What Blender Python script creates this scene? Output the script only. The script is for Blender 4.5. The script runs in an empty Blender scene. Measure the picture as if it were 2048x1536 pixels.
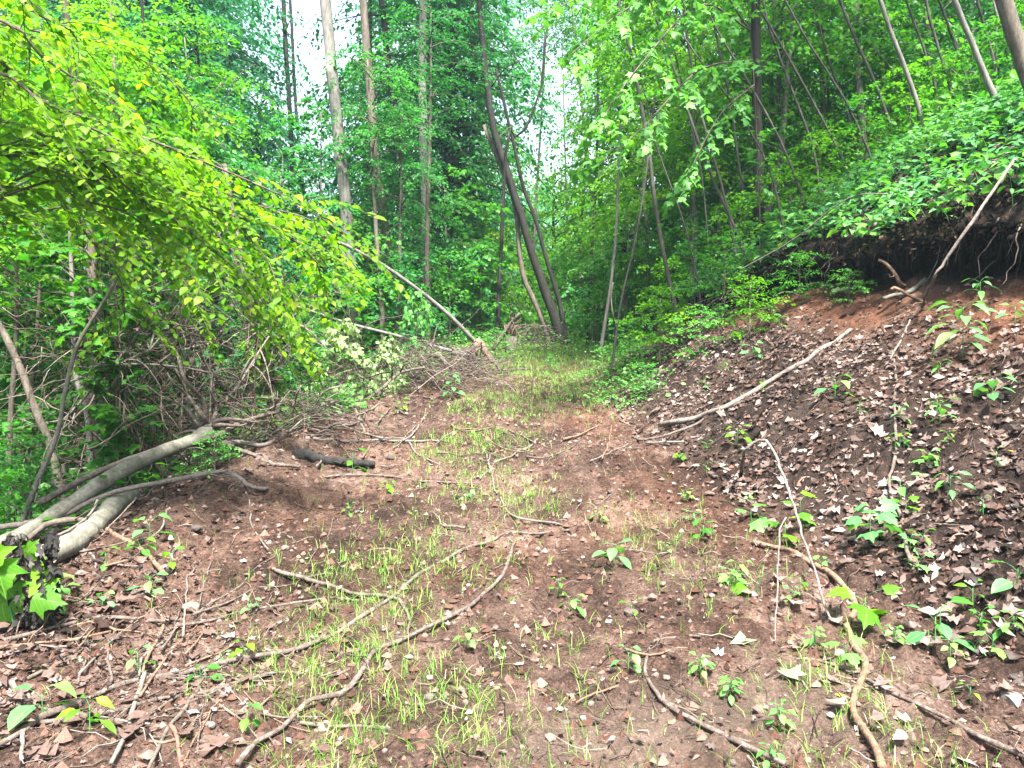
import bpy, math, random
import numpy as np
from mathutils import Matrix, Vector

# ---------------------------------------------------------------- camera, sky, sun, exposure
scene = bpy.context.scene
CAM = np.array([0.0, 0.0, 1.6]); PITCH = math.atan(48 / 1547.0); FPX = 1547.0
cam_data = bpy.data.cameras.new("camera"); cam = bpy.data.objects.new("camera", cam_data)
scene.collection.objects.link(cam); scene.camera = cam
cam.location = CAM; cam.rotation_euler = (math.pi / 2 - PITCH, 0, 0)
cam_data.sensor_width = 36.0; cam_data.lens = 36.0 * FPX / 2048.0
cam_data.clip_start = 0.05; cam_data.clip_end = 900.0

SUN_EL, SUN_AZ = math.radians(60), math.radians(168)      # azimuth from +Y (ahead), negative = towards the left
world = bpy.data.worlds.new("World"); scene.world = world; world.use_nodes = True
nt = world.node_tree; nt.nodes.clear()
sky = nt.nodes.new("ShaderNodeTexSky"); sky.sky_type = 'NISHITA'; sky.sun_disc = False
sky.sun_elevation = SUN_EL; sky.sun_rotation = SUN_AZ; sky.dust_density = 4.0; sky.air_density = 1.2; sky.ozone_density = 1.0
hs = nt.nodes.new("ShaderNodeHueSaturation"); hs.inputs["Saturation"].default_value = 0.62
bg = nt.nodes.new("ShaderNodeBackground"); bg.inputs["Strength"].default_value = 0.10
wo = nt.nodes.new("ShaderNodeOutputWorld")
nt.links.new(sky.outputs[0], hs.inputs["Color"]); nt.links.new(hs.outputs[0], bg.inputs[0]); nt.links.new(bg.outputs[0], wo.inputs[0])
sl = bpy.data.lights.new("sun", 'SUN'); sl.energy = 5.0; sl.angle = math.radians(7); sl.color = (1.0, 0.95, 0.86)
sun = bpy.data.objects.new("sun", sl); scene.collection.objects.link(sun)
sd = Vector((math.sin(SUN_AZ) * math.cos(SUN_EL), math.cos(SUN_AZ) * math.cos(SUN_EL), math.sin(SUN_EL)))
sun.rotation_euler = sd.to_track_quat('Z', 'Y').to_euler(); sun.location = (0, 0, 40)
scene.view_settings.view_transform = 'Standard'; scene.view_settings.look = 'None'
scene.view_settings.gamma = 1.0; scene.view_settings.use_curve_mapping = False
scene.view_settings.exposure = 2.65
cy = scene.cycles
cy.max_bounces = 8; cy.diffuse_bounces = 4; cy.glossy_bounces = 2; cy.transmission_bounces = 6; cy.transparent_max_bounces = 4
cy.use_denoising = True; cy.caustics_reflective = False; cy.caustics_refractive = False

rng = np.random.default_rng(7); random.seed(7)
COL = scene.collection

# ---------------------------------------------------------------- helpers
_T = [np.random.default_rng(100 + k).random((256, 256)) for k in range(6)]
def vnoise(x, y, k=0):
    x = np.asarray(x, float); y = np.asarray(y, float)
    xi = np.floor(x).astype(int); yi = np.floor(y).astype(int)
    fx = x - xi; fy = y - yi; fx = fx * fx * (3 - 2 * fx); fy = fy * fy * (3 - 2 * fy)
    t = _T[k % 6]; a = t[xi & 255, yi & 255]; b = t[(xi + 1) & 255, yi & 255]; c = t[xi & 255, (yi + 1) & 255]; d = t[(xi + 1) & 255, (yi + 1) & 255]
    return (a * (1 - fx) + b * fx) * (1 - fy) + (c * (1 - fx) + d * fx) * fy - 0.5
def fbm(x, y, o=4, k=0, g=0.5):
    s = 0; a = 1.0
    for i in range(o):
        s = s + a * vnoise(x * 2 ** i + 13.1 * i, y * 2 ** i + 7.7 * i, k + i); a *= g
    return s
def sm(xs, ys):
    xs = np.array(xs, float); ys = np.array(ys, float)
    def f(v, w=0.8):
        v = np.asarray(v, float)
        return (np.interp(v - w, xs, ys) + 2 * np.interp(v, xs, ys) + np.interp(v + w, xs, ys)) / 4
    return f
Z0 = sm([-10, 0, 3, 10, 16, 18.5, 24, 34, 60, 120, 220], [-.6, -.12, 0, .966, 1.80, 1.95, 1.55, 0.6, 2.0, 14, 30])
XF = sm([-5, 0, 3.6, 6.3, 9.9, 13, 16, 20, 30, 220], [3.4, 3.2, 2.35, 1.55, 1.15, 1.5, 2.2, 4.2, 10, 40])
XL = sm([-5, 0, 3, 6.3, 7.9, 12.3, 17, 25, 220], [-3.4, -3.3, -3.2, -3.0, -2.6, -1.4, -1.2, -.6, 0])
XC = sm([-5, 0, 7, 10, 13.2, 16, 20, 30, 220], [6.6, 6.0, 4.55, 3.85, 3.1, 3.5, 5.4, 11.5, 42])
LIP = sm([-5, 7, 10, 13, 15, 18, 220], [.85, .8, .62, .42, .2, 0.0, 0.0])
UND = sm([-5, 7, 10, 12.5, 14, 220], [.6, .6, .42, .2, 0.0, 0.0])
def sst(x, a, b):
    t = np.clip((x - a) / (b - a), 0, 1); return t * t * (3 - 2 * t)
MOUNDS = []                                              # (x, y, height, radius), filled below
def hz(x, y, top=None):
    """ground height; the cut bank counts as a step at XC (top=True/False forces a side)"""
    x = np.asarray(x, float); y = np.asarray(y, float)
    z0 = Z0(y); xf = XF(y); xl = XL(y); xc = XC(y)
    d = x - xf
    bank = 0.6 * (np.sqrt(np.maximum(d, 0) ** 2 + 0.04) - 0.2) * (d > 0)
    bank = np.where(d > 16, 0.6 * 15.8 + 0.3 * (d - 16), bank)
    e = xl - x
    drop = -0.5 * (np.sqrt(np.maximum(e, 0) ** 2 + 0.09) - 0.3) * (e > 0)
    drop = np.where(e > 9, -0.5 * 8.7, drop) + 0.15 * np.maximum(e - 25, 0)
    if top is None: up = x > xc
    else: up = np.full(np.shape(x), top)
    tz = LIP(y) + 0.25 * sst(x - xc, 0, 1.5)
    z = z0 + bank + drop + np.where(up, tz, 0)
    onb = sst(x, xl - 0.3, xl + 0.6) * (1 - sst(d, -0.1, 0.5))
    rough = 0.045 * fbm(x * 1.3, y * 1.3, 3, 0) * onb + 0.17 * fbm(x * 1.1, y * 1.1, 4, 2) * (1 - onb)
    wheel = -0.05 * np.exp(-((x - (xf + xl) / 2 - 0.75) / 0.3) ** 2) - 0.05 * np.exp(-((x - (xf + xl) / 2 + 0.75) / 0.3) ** 2)
    near = 1 - sst(y, 14, 22)
    clod = ((0.045 + .05 * sst(fbm(x * .9, y * .9, 2, 4), -.1, .4)) * fbm(x * 7, y * 7, 4, 1, .6) + 0.055 * np.maximum(fbm(x * 22, y * 22, 2, 3), 0)) * near
    berm = 0.16 * np.exp(-((x - xl - 0.35) / 0.35) ** 2) * (0.6 + fbm(x, y * 0.8, 2, 4)) * near
    z = z + rough + wheel * near * onb + clod + berm
    for mx, my, mh, mr in MOUNDS:
        z = z + mh * np.exp(-((x - mx) ** 2 + (y - my) ** 2) / mr ** 2)
    return z
cP, sP = math.cos(PITCH), math.sin(PITCH)
def ray(px, py):
    u = (px - 1024) / FPX; v = (768 - py) / FPX
    return np.array([u, cP + v * sP, -sP + v * cP])
def P(px, py, Y):
    d = ray(px, py); return CAM + d * (Y / d[1])
_ts = np.exp(np.linspace(math.log(1.5), math.log(80), 2600))
def hzs(x_, y_, z_):
    """ground under a point that may stand in the hollow below the lip"""
    t_ = hz(x_, y_); lo = hz(XC(y_) + 0 * np.asarray(x_), y_, False) + .25 * (x_ - XC(y_)); return np.where((x_ > XC(y_)) & (z_ < t_ - .2) & (x_ < XC(y_) + UND(y_)), lo, t_)
def G(px, py, lift=0.0):
    d = ray(px, py); p = CAM + d[None] * _ts[:, None]; gs_ = hzs(p[:, 0], p[:, 1], p[:, 2])
    k = np.nonzero(p[:, 2] < gs_)[0]
    if len(k): q = p[k[0]].copy(); q[2] = float(gs_[k[0]]) + lift; return q
    if len(k) == 0: q = p[-1].copy()
    else: q = p[k[0]].copy()
    q[2] = float(hz(q[0], q[1])) + lift
    return q
_m = G(1035, 1160); MOUNDS.append((_m[0], _m[1] + .1, 0.10, 0.30))
_m = G(1400, 960); MOUNDS.append((_m[0] + .2, _m[1], 0.10, 0.35))

def catmull(pts, step):
    p = np.array(pts, float)
    if len(p) < 2: return p
    q = np.vstack([2 * p[0] - p[1], p, 2 * p[-1] - p[-2]]); out = []
    for i in range(1, len(q) - 2):
        n = max(2, int(np.linalg.norm(q[i + 1] - q[i]) / step)); t = np.linspace(0, 1, n, endpoint=False)[:, None]
        a, b, c, d = q[i - 1], q[i], q[i + 1], q[i + 2]
        out.append(0.5 * (2 * b + (c - a) * t + (2 * a - 5 * b + 4 * c - d) * t ** 2 + (3 * b - a - 3 * c + d) * t ** 3))
    out.append(q[-2][None]); return np.vstack(out)

class MB:
    def __init__(s): s.v = []; s.f = []; s.t = []; s.n = 0
    def add(s, v, f, t=0.5):
        v = np.asarray(v, np.float32).reshape(-1, 3); f = np.asarray(f, np.int32).reshape(-1, 3)
        s.v.append(v); s.f.append(f + s.n); s.n += len(v)
        s.t.append(np.broadcast_to(np.asarray(t, np.float32), (len(f),)).copy())
    def mesh(s, name, mat, smooth=True):
        v = np.vstack(s.v); f = np.vstack(s.f); t = np.concatenate(s.t)
        me = bpy.data.meshes.new(name)
        me.vertices.add(len(v)); me.vertices.foreach_set("co", v.ravel())
        me.loops.add(len(f) * 3); me.loops.foreach_set("vertex_index", f.ravel())
        me.polygons.add(len(f)); me.polygons.foreach_set("loop_start", np.arange(0, len(f) * 3, 3, dtype=np.int32))
        try: me.polygons.foreach_set("loop_total", np.full(len(f), 3, np.int32))
        except Exception: pass
        me.polygons.foreach_set("use_smooth", np.full(len(f), smooth, bool))
        a = me.attributes.new("tint", 'FLOAT', 'FACE'); a.data.foreach_set("value", t)
        me.materials.append(mat); me.update(calc_edges=True)
        return me
def link(name, me, parent=None, loc=None, matrix=None):
    o = bpy.data.objects.new(name, me); COL.objects.link(o)
    if parent is not None: o.parent = parent
    if matrix is not None: o.matrix_local = matrix
    elif loc is not None: o.location = [float(c) for c in loc]
    return o
def tag(o, label=None, cat=None, group=None, kind=None):
    if label: o["label"] = label
    if cat: o["category"] = cat
    if group: o["group"] = group
    if kind: o["kind"] = kind
    return o
def empty(name, loc, label, cat, group=None):
    o = bpy.data.objects.new(name, None); COL.objects.link(o); o.location = [float(c) for c in loc]
    o.empty_display_size = 0.1
    return tag(o, label, cat, group)

def norm(a): return a / (np.linalg.norm(a, axis=-1, keepdims=True) + 1e-9)
def tube(mb, path, r, k=6, rough=0.0, tint=None, cap=True):
    p = np.asarray(path, float); n = len(p)
    r = np.broadcast_to(np.asarray(r, float), (n,)) if np.ndim(r) == 0 else np.interp(np.linspace(0, 1, n), np.linspace(0, 1, len(r)), r)
    t = norm(np.gradient(p, axis=0)); ref = np.array([0.31, 0.17, 0.93]) if abs(t[:, 2]).mean() < .8 else np.array([1.0, 0.1, 0])
    a = norm(np.cross(t, ref)); b = np.cross(t, a)
    ang = np.linspace(0, 2 * math.pi, k, endpoint=False)
    rr = r[:, None] * (1 + (rough * (rng.random((n, k)) - .5) if rough else 0))
    v = p[:, None] + (a[:, None] * np.cos(ang)[None, :, None] + b[:, None] * np.sin(ang)[None, :, None]) * rr[:, :, None]
    v = v.reshape(-1, 3); i = np.arange(n - 1)[:, None] * k; j = np.arange(k)[None]; j2 = (j + 1) % k
    q = np.stack([i + j, i + j2, i + k + j2, i + k + j], -1).reshape(-1, 4)
    f = np.vstack([q[:, [0, 1, 2]], q[:, [0, 2, 3]]])
    if cap:
        v = np.vstack([v, p[0], p[-1]]); c0, c1 = n * k, n * k + 1; jj = np.arange(k); jn = (jj + 1) % k
        f = np.vstack([f, np.stack([np.full(k, c0), jn, jj], 1), np.stack([np.full(k, c1), (n - 1) * k + jj, (n - 1) * k + jn], 1)])
    mb.add(v, f, rng.random() if tint is None else tint)

# leaf templates: base at the origin, tip towards +Y, face up +Z, unit length
def tmpl_far():
    return np.array([(0, 0, 0), (-.3, .45, .07), (0, 1, -.1), (.3, .45, .07)]), np.array([(0, 3, 2), (0, 2, 1)])
def tmpl_ovate(w=.3, droop=.18, fold=.05):
    L = [(.09, .08), (.8, .3), (1, .5), (.72, .75), (.25, .92)]
    v = [(0, 0, 0), (0, .3, -.0), (0, .6, -droop * .35), (0, 1, -droop)]
    for s in (-1, 1):
        for a, y in L: v.append((s * a * w, y, fold * a - droop * y * y))
    v = np.array(v); f = []
    for o, flip in ((4, 0), (9, 1)):
        ring = [(0, o, o + 1), (0, o + 1, 1), (1, o + 1, o + 2), (1, o + 2, 2), (2, o + 2, o + 3), (2, o + 3, o + 4), (2, o + 4, 3)]
        f += [(a, c, b) if not flip else (a, b, c) for a, b, c in ring]
    return v, np.array(f)
def tmpl_mid(w=.3):
    v = np.array([(0, 0, 0), (-.22 * w / .3, .25, .03), (-w, .5, .04), (0, 1, -.14), (w, .5, .04), (.22 * w / .3, .25, .03), (0, .5, -.02)])
    return v, np.array([(6, 1, 0), (6, 2, 1), (6, 3, 2), (6, 4, 3), (6, 5, 4), (6, 0, 5)])
def tmpl_lobed(droop=.15, spread=1.0, teeth=0.0):
    h = [(.14, .0), (.46, .04), (.40, .2), (.62, .46), (.36, .44), (.27, .56), (.25, .72), (.10, .78)]
    pts = [(0, 0)] + [(x * spread, y) for x, y in h] + [(0, 1)] + [(-x * spread, y) for x, y in h[::-1]]
    v = [(0, .36, 0.0)] + [(x, y, -droop * (x * x * 1.2 + (y - .3) ** 2) + teeth * ((i % 2) - .5)) for i, (x, y) in enumerate(pts)]
    n = len(pts); return np.array(v), np.array([(0, 1 + i, 1 + (i + 1) % n) for i in range(n)])
def tmpl_star():
    pts = [(0, 0), (.46, .04), (.24, .32), (.58, .5), (.22, .62), (0, 1), (-.22, .62), (-.58, .5), (-.24, .32), (-.46, .04)]
    v = [(0, .4, 0)] + [(a, b, 0) for a, b in pts]; n = len(pts); return np.array(v, float), np.array([(0, 1 + i, 1 + (i + 1) % n) for i in range(n)])
def tmpl_dead(kind, seed):
    r = np.random.default_rng(seed)
    v, f = (tmpl_star() if kind else tmpl_mid(.27)); v = v.copy()
    c = r.uniform(.1, .9); ang = r.uniform(0, math.pi); u = (v[:, 0] * math.cos(ang) + (v[:, 1] - .5) * math.sin(ang))
    v[:, 2] = c * u * u + r.normal(0, .06, len(v)); v[:, :2] *= (1 - .25 * np.abs(u))[:, None]
    return v, f

def leaves(mb, tm, pos, fwd, up, size, tint, wid=None):
    V, F = tm; pos = np.asarray(pos, float); N = len(pos)
    if N == 0: return
    fwd = norm(fwd); rt = norm(np.cross(fwd, up)); up2 = np.cross(rt, fwd)
    S = np.broadcast_to(size, (N,))[:, None, None]; W = 1.0 if wid is None else np.asarray(wid)[:, None, None]
    v = pos[:, None] + S * (rt[:, None] * V[None, :, 0:1] * W + fwd[:, None] * V[None, :, 1:2] + up2[:, None] * V[None, :, 2:3])
    f = F[None] + (np.arange(N) * len(V))[:, None, None]
    mb.add(v.reshape(-1, 3), f.reshape(-1, 3), np.repeat(np.broadcast_to(tint, (N,)), len(F)))
def frame(pos, fwd, up, size):
    f = np.asarray(fwd, float); f = f / np.linalg.norm(f); r = np.cross(f, up); r = r / (np.linalg.norm(r) + 1e-9); u = np.cross(r, f)
    m = Matrix.Identity(4)
    for i in range(3): m[i][0] = r[i] * size; m[i][1] = f[i] * size; m[i][2] = u[i] * size; m[i][3] = pos[i]
    return m

# ---------------------------------------------------------------- materials
def newmat(name):
    m = bpy.data.materials.new(name); m.use_nodes = True; t = m.node_tree; t.nodes.clear()
    return m, t, t.nodes.new("ShaderNodeOutputMaterial")
def ramp(t, stops):
    r = t.nodes.new("ShaderNodeValToRGB"); e = r.color_ramp.elements
    while len(e) < len(stops): e.new(0.5)
    for i, (p, c) in enumerate(stops): e[i].position = p; e[i].color = (*c, 1)
    return r
def math_(t, op, a, b):
    n = t.nodes.new("ShaderNodeMath"); n.operation = op
    for i, x in enumerate((a, b)):
        if isinstance(x, (int, float)): n.inputs[i].default_value = x
        else: t.links.new(x, n.inputs[i])
    return n.outputs[0]
SPEC = {}
def leafmat(name, stops, trans, tmul=(1.35, 1.5, .5), rough=.5, spec=.25, blotch=.12, veins=False):
    SPEC[name] = (stops, trans, tmul)
    m, t, out = newmat(name)
    at = t.nodes.new("ShaderNodeAttribute"); at.attribute_name = "tint"
    oi = t.nodes.new("ShaderNodeObjectInfo")
    geo = t.nodes.new("ShaderNodeNewGeometry")
    nz = t.nodes.new("ShaderNodeTexNoise"); nz.inputs["Scale"].default_value = 14; t.links.new(geo.outputs["Position"], nz.inputs["Vector"])
    v = math_(t, 'ADD', math_(t, 'MULTIPLY', oi.outputs["Random"], .3), math_(t, 'MULTIPLY', at.outputs["Fac"], .7))
    v = math_(t, 'ADD', v, math_(t, 'MULTIPLY', math_(t, 'SUBTRACT', nz.outputs[0], .5), blotch * 4))
    r = ramp(t, stops); t.links.new(v, r.inputs[0])
    b = t.nodes.new("ShaderNodeBsdfPrincipled"); b.inputs["Roughness"].default_value = rough; b.inputs["Specular IOR Level"].default_value = spec
    if veins:      # a midrib and side veins on leaves that are big enough to show them, and a few brown specks
        tc = t.nodes.new("ShaderNodeTexCoord"); sx = t.nodes.new("ShaderNodeSeparateXYZ"); t.links.new(tc.outputs["Object"], sx.inputs[0])
        ax = math_(t, 'ABSOLUTE', sx.outputs[0], 0); mid_ = math_(t, 'LESS_THAN', ax, .014)
        sv = math_(t, 'GREATER_THAN', math_(t, 'SINE', math_(t, 'MULTIPLY', math_(t, 'SUBTRACT', sx.outputs[1], math_(t, 'MULTIPLY', ax, .8)), 48), 0), .93)
        vv = math_(t, 'MULTIPLY', math_(t, 'MAXIMUM', mid_, math_(t, 'MULTIPLY', sv, .5)), .55)
        m1 = t.nodes.new("ShaderNodeMix"); m1.data_type = 'RGBA'; t.links.new(vv, m1.inputs[0]); t.links.new(r.outputs[0], m1.inputs[6]); m1.inputs[7].default_value = (.20, .32, .10, 1)
        nz2 = t.nodes.new("ShaderNodeTexNoise"); nz2.inputs["Scale"].default_value = 55; t.links.new(geo.outputs["Position"], nz2.inputs["Vector"])
        sp_ = math_(t, 'GREATER_THAN', nz2.outputs[0], .69); m2 = t.nodes.new("ShaderNodeMix"); m2.data_type = 'RGBA'; t.links.new(math_(t, 'MULTIPLY', sp_, .8), m2.inputs[0]); t.links.new(m1.outputs[2], m2.inputs[6]); m2.inputs[7].default_value = (.12, .08, .02, 1)
        class _o: outputs = [m2.outputs[2]]
        r = _o
    t.links.new(r.outputs[0], b.inputs["Base Color"])
    mx = t.nodes.new("ShaderNodeMix"); mx.data_type = 'RGBA'; mx.blend_type = 'MULTIPLY'; mx.inputs[0].default_value = 1
    t.links.new(r.outputs[0], mx.inputs[6]); mx.inputs[7].default_value = (*tmul, 1)
    tr = t.nodes.new("ShaderNodeBsdfTranslucent"); t.links.new(mx.outputs[2], tr.inputs[0])
    ms = t.nodes.new("ShaderNodeMixShader"); ms.inputs[0].default_value = trans
    t.links.new(b.outputs[0], ms.inputs[1]); t.links.new(tr.outputs[0], ms.inputs[2]); t.links.new(ms.outputs[0], out.inputs[0])
    return m
def barkmat(name, a, b_, c, scale=14, bump=.5, rough=.85, stretch=.25, k=.50):
    a, b_, c = [tuple(x * k for x in q) for q in (a, b_, c)]
    m, t, out = newmat(name)
    tc = t.nodes.new("ShaderNodeTexCoord"); mp = t.nodes.new("ShaderNodeMapping"); mp.inputs["Scale"].default_value = (1, 1, stretch)
    t.links.new(tc.outputs["Object"], mp.inputs[0])
    n1 = t.nodes.new("ShaderNodeTexNoise"); n1.inputs["Scale"].default_value = scale; n1.inputs["Detail"].default_value = 6; n1.inputs["Roughness"].default_value = .7
    n2 = t.nodes.new("ShaderNodeTexNoise"); n2.inputs["Scale"].default_value = scale * 5; n2.inputs["Detail"].default_value = 4
    t.links.new(mp.outputs[0], n1.inputs[0]); t.links.new(mp.outputs[0], n2.inputs[0])
    r = ramp(t, [(.33, a), (.5, b_), (.66, c)])
    mixv = math_(t, 'ADD', math_(t, 'MULTIPLY', n1.outputs[0], .7), math_(t, 'MULTIPLY', n2.outputs[0], .3)); t.links.new(mixv, r.inputs[0])
    p = t.nodes.new("ShaderNodeBsdfPrincipled"); p.inputs["Roughness"].default_value = rough; p.inputs["Specular IOR Level"].default_value = .25
    t.links.new(r.outputs[0], p.inputs["Base Color"])
    bp = t.nodes.new("ShaderNodeBump"); bp.inputs["Strength"].default_value = bump; bp.inputs["Distance"].default_value = .02
    t.links.new(mixv, bp.inputs["Height"]); t.links.new(bp.outputs[0], p.inputs["Normal"]); t.links.new(p.outputs[0], out.inputs[0])
    return m
def tintmat(name, stops, rough=.8, spec=.2, trans=0.0, bump=0.0, scale=60, k=.48):
    stops = [(p_, tuple(x * k for x in q)) for p_, q in stops]
    m, t, out = newmat(name)
    at = t.nodes.new("ShaderNodeAttribute"); at.attribute_name = "tint"
    geo = t.nodes.new("ShaderNodeNewGeometry"); nz = t.nodes.new("ShaderNodeTexNoise"); nz.inputs["Scale"].default_value = scale; nz.inputs["Detail"].default_value = 4
    oi = t.nodes.new("ShaderNodeObjectInfo")
    t.links.new(geo.outputs["Position"], nz.inputs["Vector"])
    v = math_(t, 'ADD', at.outputs["Fac"], math_(t, 'MULTIPLY', math_(t, 'SUBTRACT', nz.outputs[0], .5), .5))
    r = ramp(t, stops); t.links.new(v, r.inputs[0])
    p = t.nodes.new("ShaderNodeBsdfPrincipled"); p.inputs["Roughness"].default_value = rough; p.inputs["Specular IOR Level"].default_value = spec
    t.links.new(r.outputs[0], p.inputs["Base Color"])
    if bump:
        bp = t.nodes.new("ShaderNodeBump"); bp.inputs["Strength"].default_value = bump; bp.inputs["Distance"].default_value = .01
        t.links.new(nz.outputs[0], bp.inputs["Height"]); t.links.new(bp.outputs[0], p.inputs["Normal"])
    if trans:
        tr = t.nodes.new("ShaderNodeBsdfTranslucent"); t.links.new(r.outputs[0], tr.inputs[0]); ms = t.nodes.new("ShaderNodeMixShader"); ms.inputs[0].default_value = trans
        t.links.new(p.outputs[0], ms.inputs[1]); t.links.new(tr.outputs[0], ms.inputs[2]); t.links.new(ms.outputs[0], out.inputs[0])
    else: t.links.new(p.outputs[0], out.inputs[0])
    return m
M = {}
M['lime'] = leafmat('leaf_lime', [(.0, (.030, .11, .010)), (.3, (.065, .18, .010)), (.65, (.14, .27, .011)), (.9, (.24, .34, .014)), (1, (.34, .36, .03))], .58)
M['bright'] = leafmat('leaf_bright_green', [(.0, (.028, .12, .010)), (.35, (.065, .20, .012)), (.75, (.12, .28, .014)), (1, (.22, .33, .018))], .55)
M['mid'] = leafmat('leaf_mid_green', [(.0, (.018, .095, .014)), (.5, (.040, .165, .020)), (1, (.09, .24, .020))], .5)
M['deep'] = leafmat('leaf_deep_green', [(.0, (.014, .085, .030)), (.5, (.032, .155, .042)), (1, (.07, .23, .04))], .48, tmul=(1.1, 1.45, .6))
M['teal'] = leafmat('leaf_far_haze_green', [(.0, (.018, .11, .055)), (.5, (.040, .175, .080)), (1, (.08, .24, .085))], .5, tmul=(1.0, 1.45, .8))  # far foliage: bluish haze tint painted into the leaf colour
M['herb'] = leafmat('leaf_herb', [(.0, (.03, .13, .045)), (.5, (.06, .20, .065)), (1, (.12, .28, .06))], .35)
M['pale'] = leafmat('leaf_wilted_pale', [(.0, (.08, .17, .05)), (.45, (.17, .27, .10)), (.8, (.32, .38, .21)), (1, (.44, .43, .24))], .3, tmul=(1.1, 1.1, .8))
M['lite'] = leafmat('leaf_pale_green', [(.0, (.035, .15, .035)), (.5, (.08, .25, .05)), (1, (.16, .34, .06))], .4)
for k_ in ('lime', 'bright', 'mid', 'deep', 'herb', 'lite'): _n = M[k_].name; M[k_ + '_one'] = leafmat(_n + '_veined', *SPEC[_n], veins=True)
M['grey'] = barkmat('bark_grey', (.10, .095, .085), (.22, .21, .19), (.36, .35, .32), 10, .5)
M['pole'] = barkmat('bark_pale_smooth', (.09, .085, .065), (.21, .20, .165), (.36, .35, .30), 9, .4, stretch=1)
M['sapling'] = barkmat('bark_sapling', (.035, .032, .026), (.085, .08, .068), (.17, .165, .145), 12, .5)
M['brown'] = barkmat('bark_brown', (.06, .048, .038), (.15, .125, .10), (.27, .235, .195), 16, .6)
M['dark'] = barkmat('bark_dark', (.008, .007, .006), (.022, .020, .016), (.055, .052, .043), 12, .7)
M['stick'] = barkmat('stick_bark', (.045, .034, .028), (.15, .115, .098), (.34, .285, .25), 30, .4, stretch=1)
M['stickgrey'] = barkmat('stick_grey', (.08, .065, .058), (.22, .185, .165), (.38, .34, .31), 30, .4, stretch=1)
M['tan'] = barkmat('root_tan', (.09, .05, .03), (.24, .15, .10), (.40, .29, .21), 24, .5, stretch=1)
M['red'] = barkmat('stick_reddish', (.20, .07, .05), (.36, .14, .10), (.48, .24, .18), 18, .4, stretch=1)
M['char'] = barkmat('charred_wood', (.010, .010, .010), (.028, .026, .025), (.07, .06, .06), 20, .9)
M['litter'] = tintmat('dead_leaf_brown', [(.0, (.022, .012, .009)), (.25, (.085, .045, .034)), (.5, (.185, .122, .103)), (.75, (.32, .24, .215)), (1, (.50, .43, .41))], .6, .3, .12)
M['grass'] = tintmat('grass_blade', [(.0, (.06, .20, .02)), (.4, (.12, .29, .035)), (.68, (.22, .36, .06)), (.9, (.40, .40, .17)), (1, (.50, .42, .26))], .5, .3, .35, scale=9, k=.85)
M['clod'] = tintmat('soil_clod', [(.0, (.06, .028, .02)), (.45, (.14, .075, .056)), (.8, (.30, .19, .155)), (1, (.50, .37, .32))], .95, .1, bump=.5, scale=90)
M['stone'] = tintmat('field_stone', [(.0, (.09, .065, .058)), (.5, (.17, .14, .13)), (1, (.27, .245, .235))], .85, .2, bump=.5, scale=40)
M['pinkstone'] = tintmat('pink_stone', [(.0, (.10, .06, .05)), (.5, (.19, .12, .10)), (1, (.29, .21, .18))], .85, .2, bump=.5, scale=40)
M['deadgreen'] = tintmat('pale_dead_leaf', [(.0, (.30, .34, .24)), (.5, (.26, .31, .19)), (1, (.40, .43, .31))], .6, .2, .15, scale=30)
M['white'] = tintmat('white_leaf', [(.0, (.60, .56, .52)), (1, (.80, .78, .74))], .6, .2, scale=30)
M['yellow'] = tintmat('yellow_leaf', [(.0, (.50, .32, .03)), (1, (.72, .56, .08))], .6, .2, .2, scale=30)
M['dry'] = tintmat('dry_twig', [(.0, (.03, .022, .018)), (.5, (.11, .08, .066)), (.8, (.26, .20, .17)), (1, (.42, .36, .32))], .9, .1)
M['rootlet'] = tintmat('rootlet', [(.0, (.02, .014, .01)), (.7, (.06, .038, .026)), (1, (.16, .11, .08))], .95, .1)
M['moss'] = tintmat('moss', [(.0, (.03, .05, .01)), (.5, (.07, .10, .015)), (1, (.14, .16, .02))], .95, .1)

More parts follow.
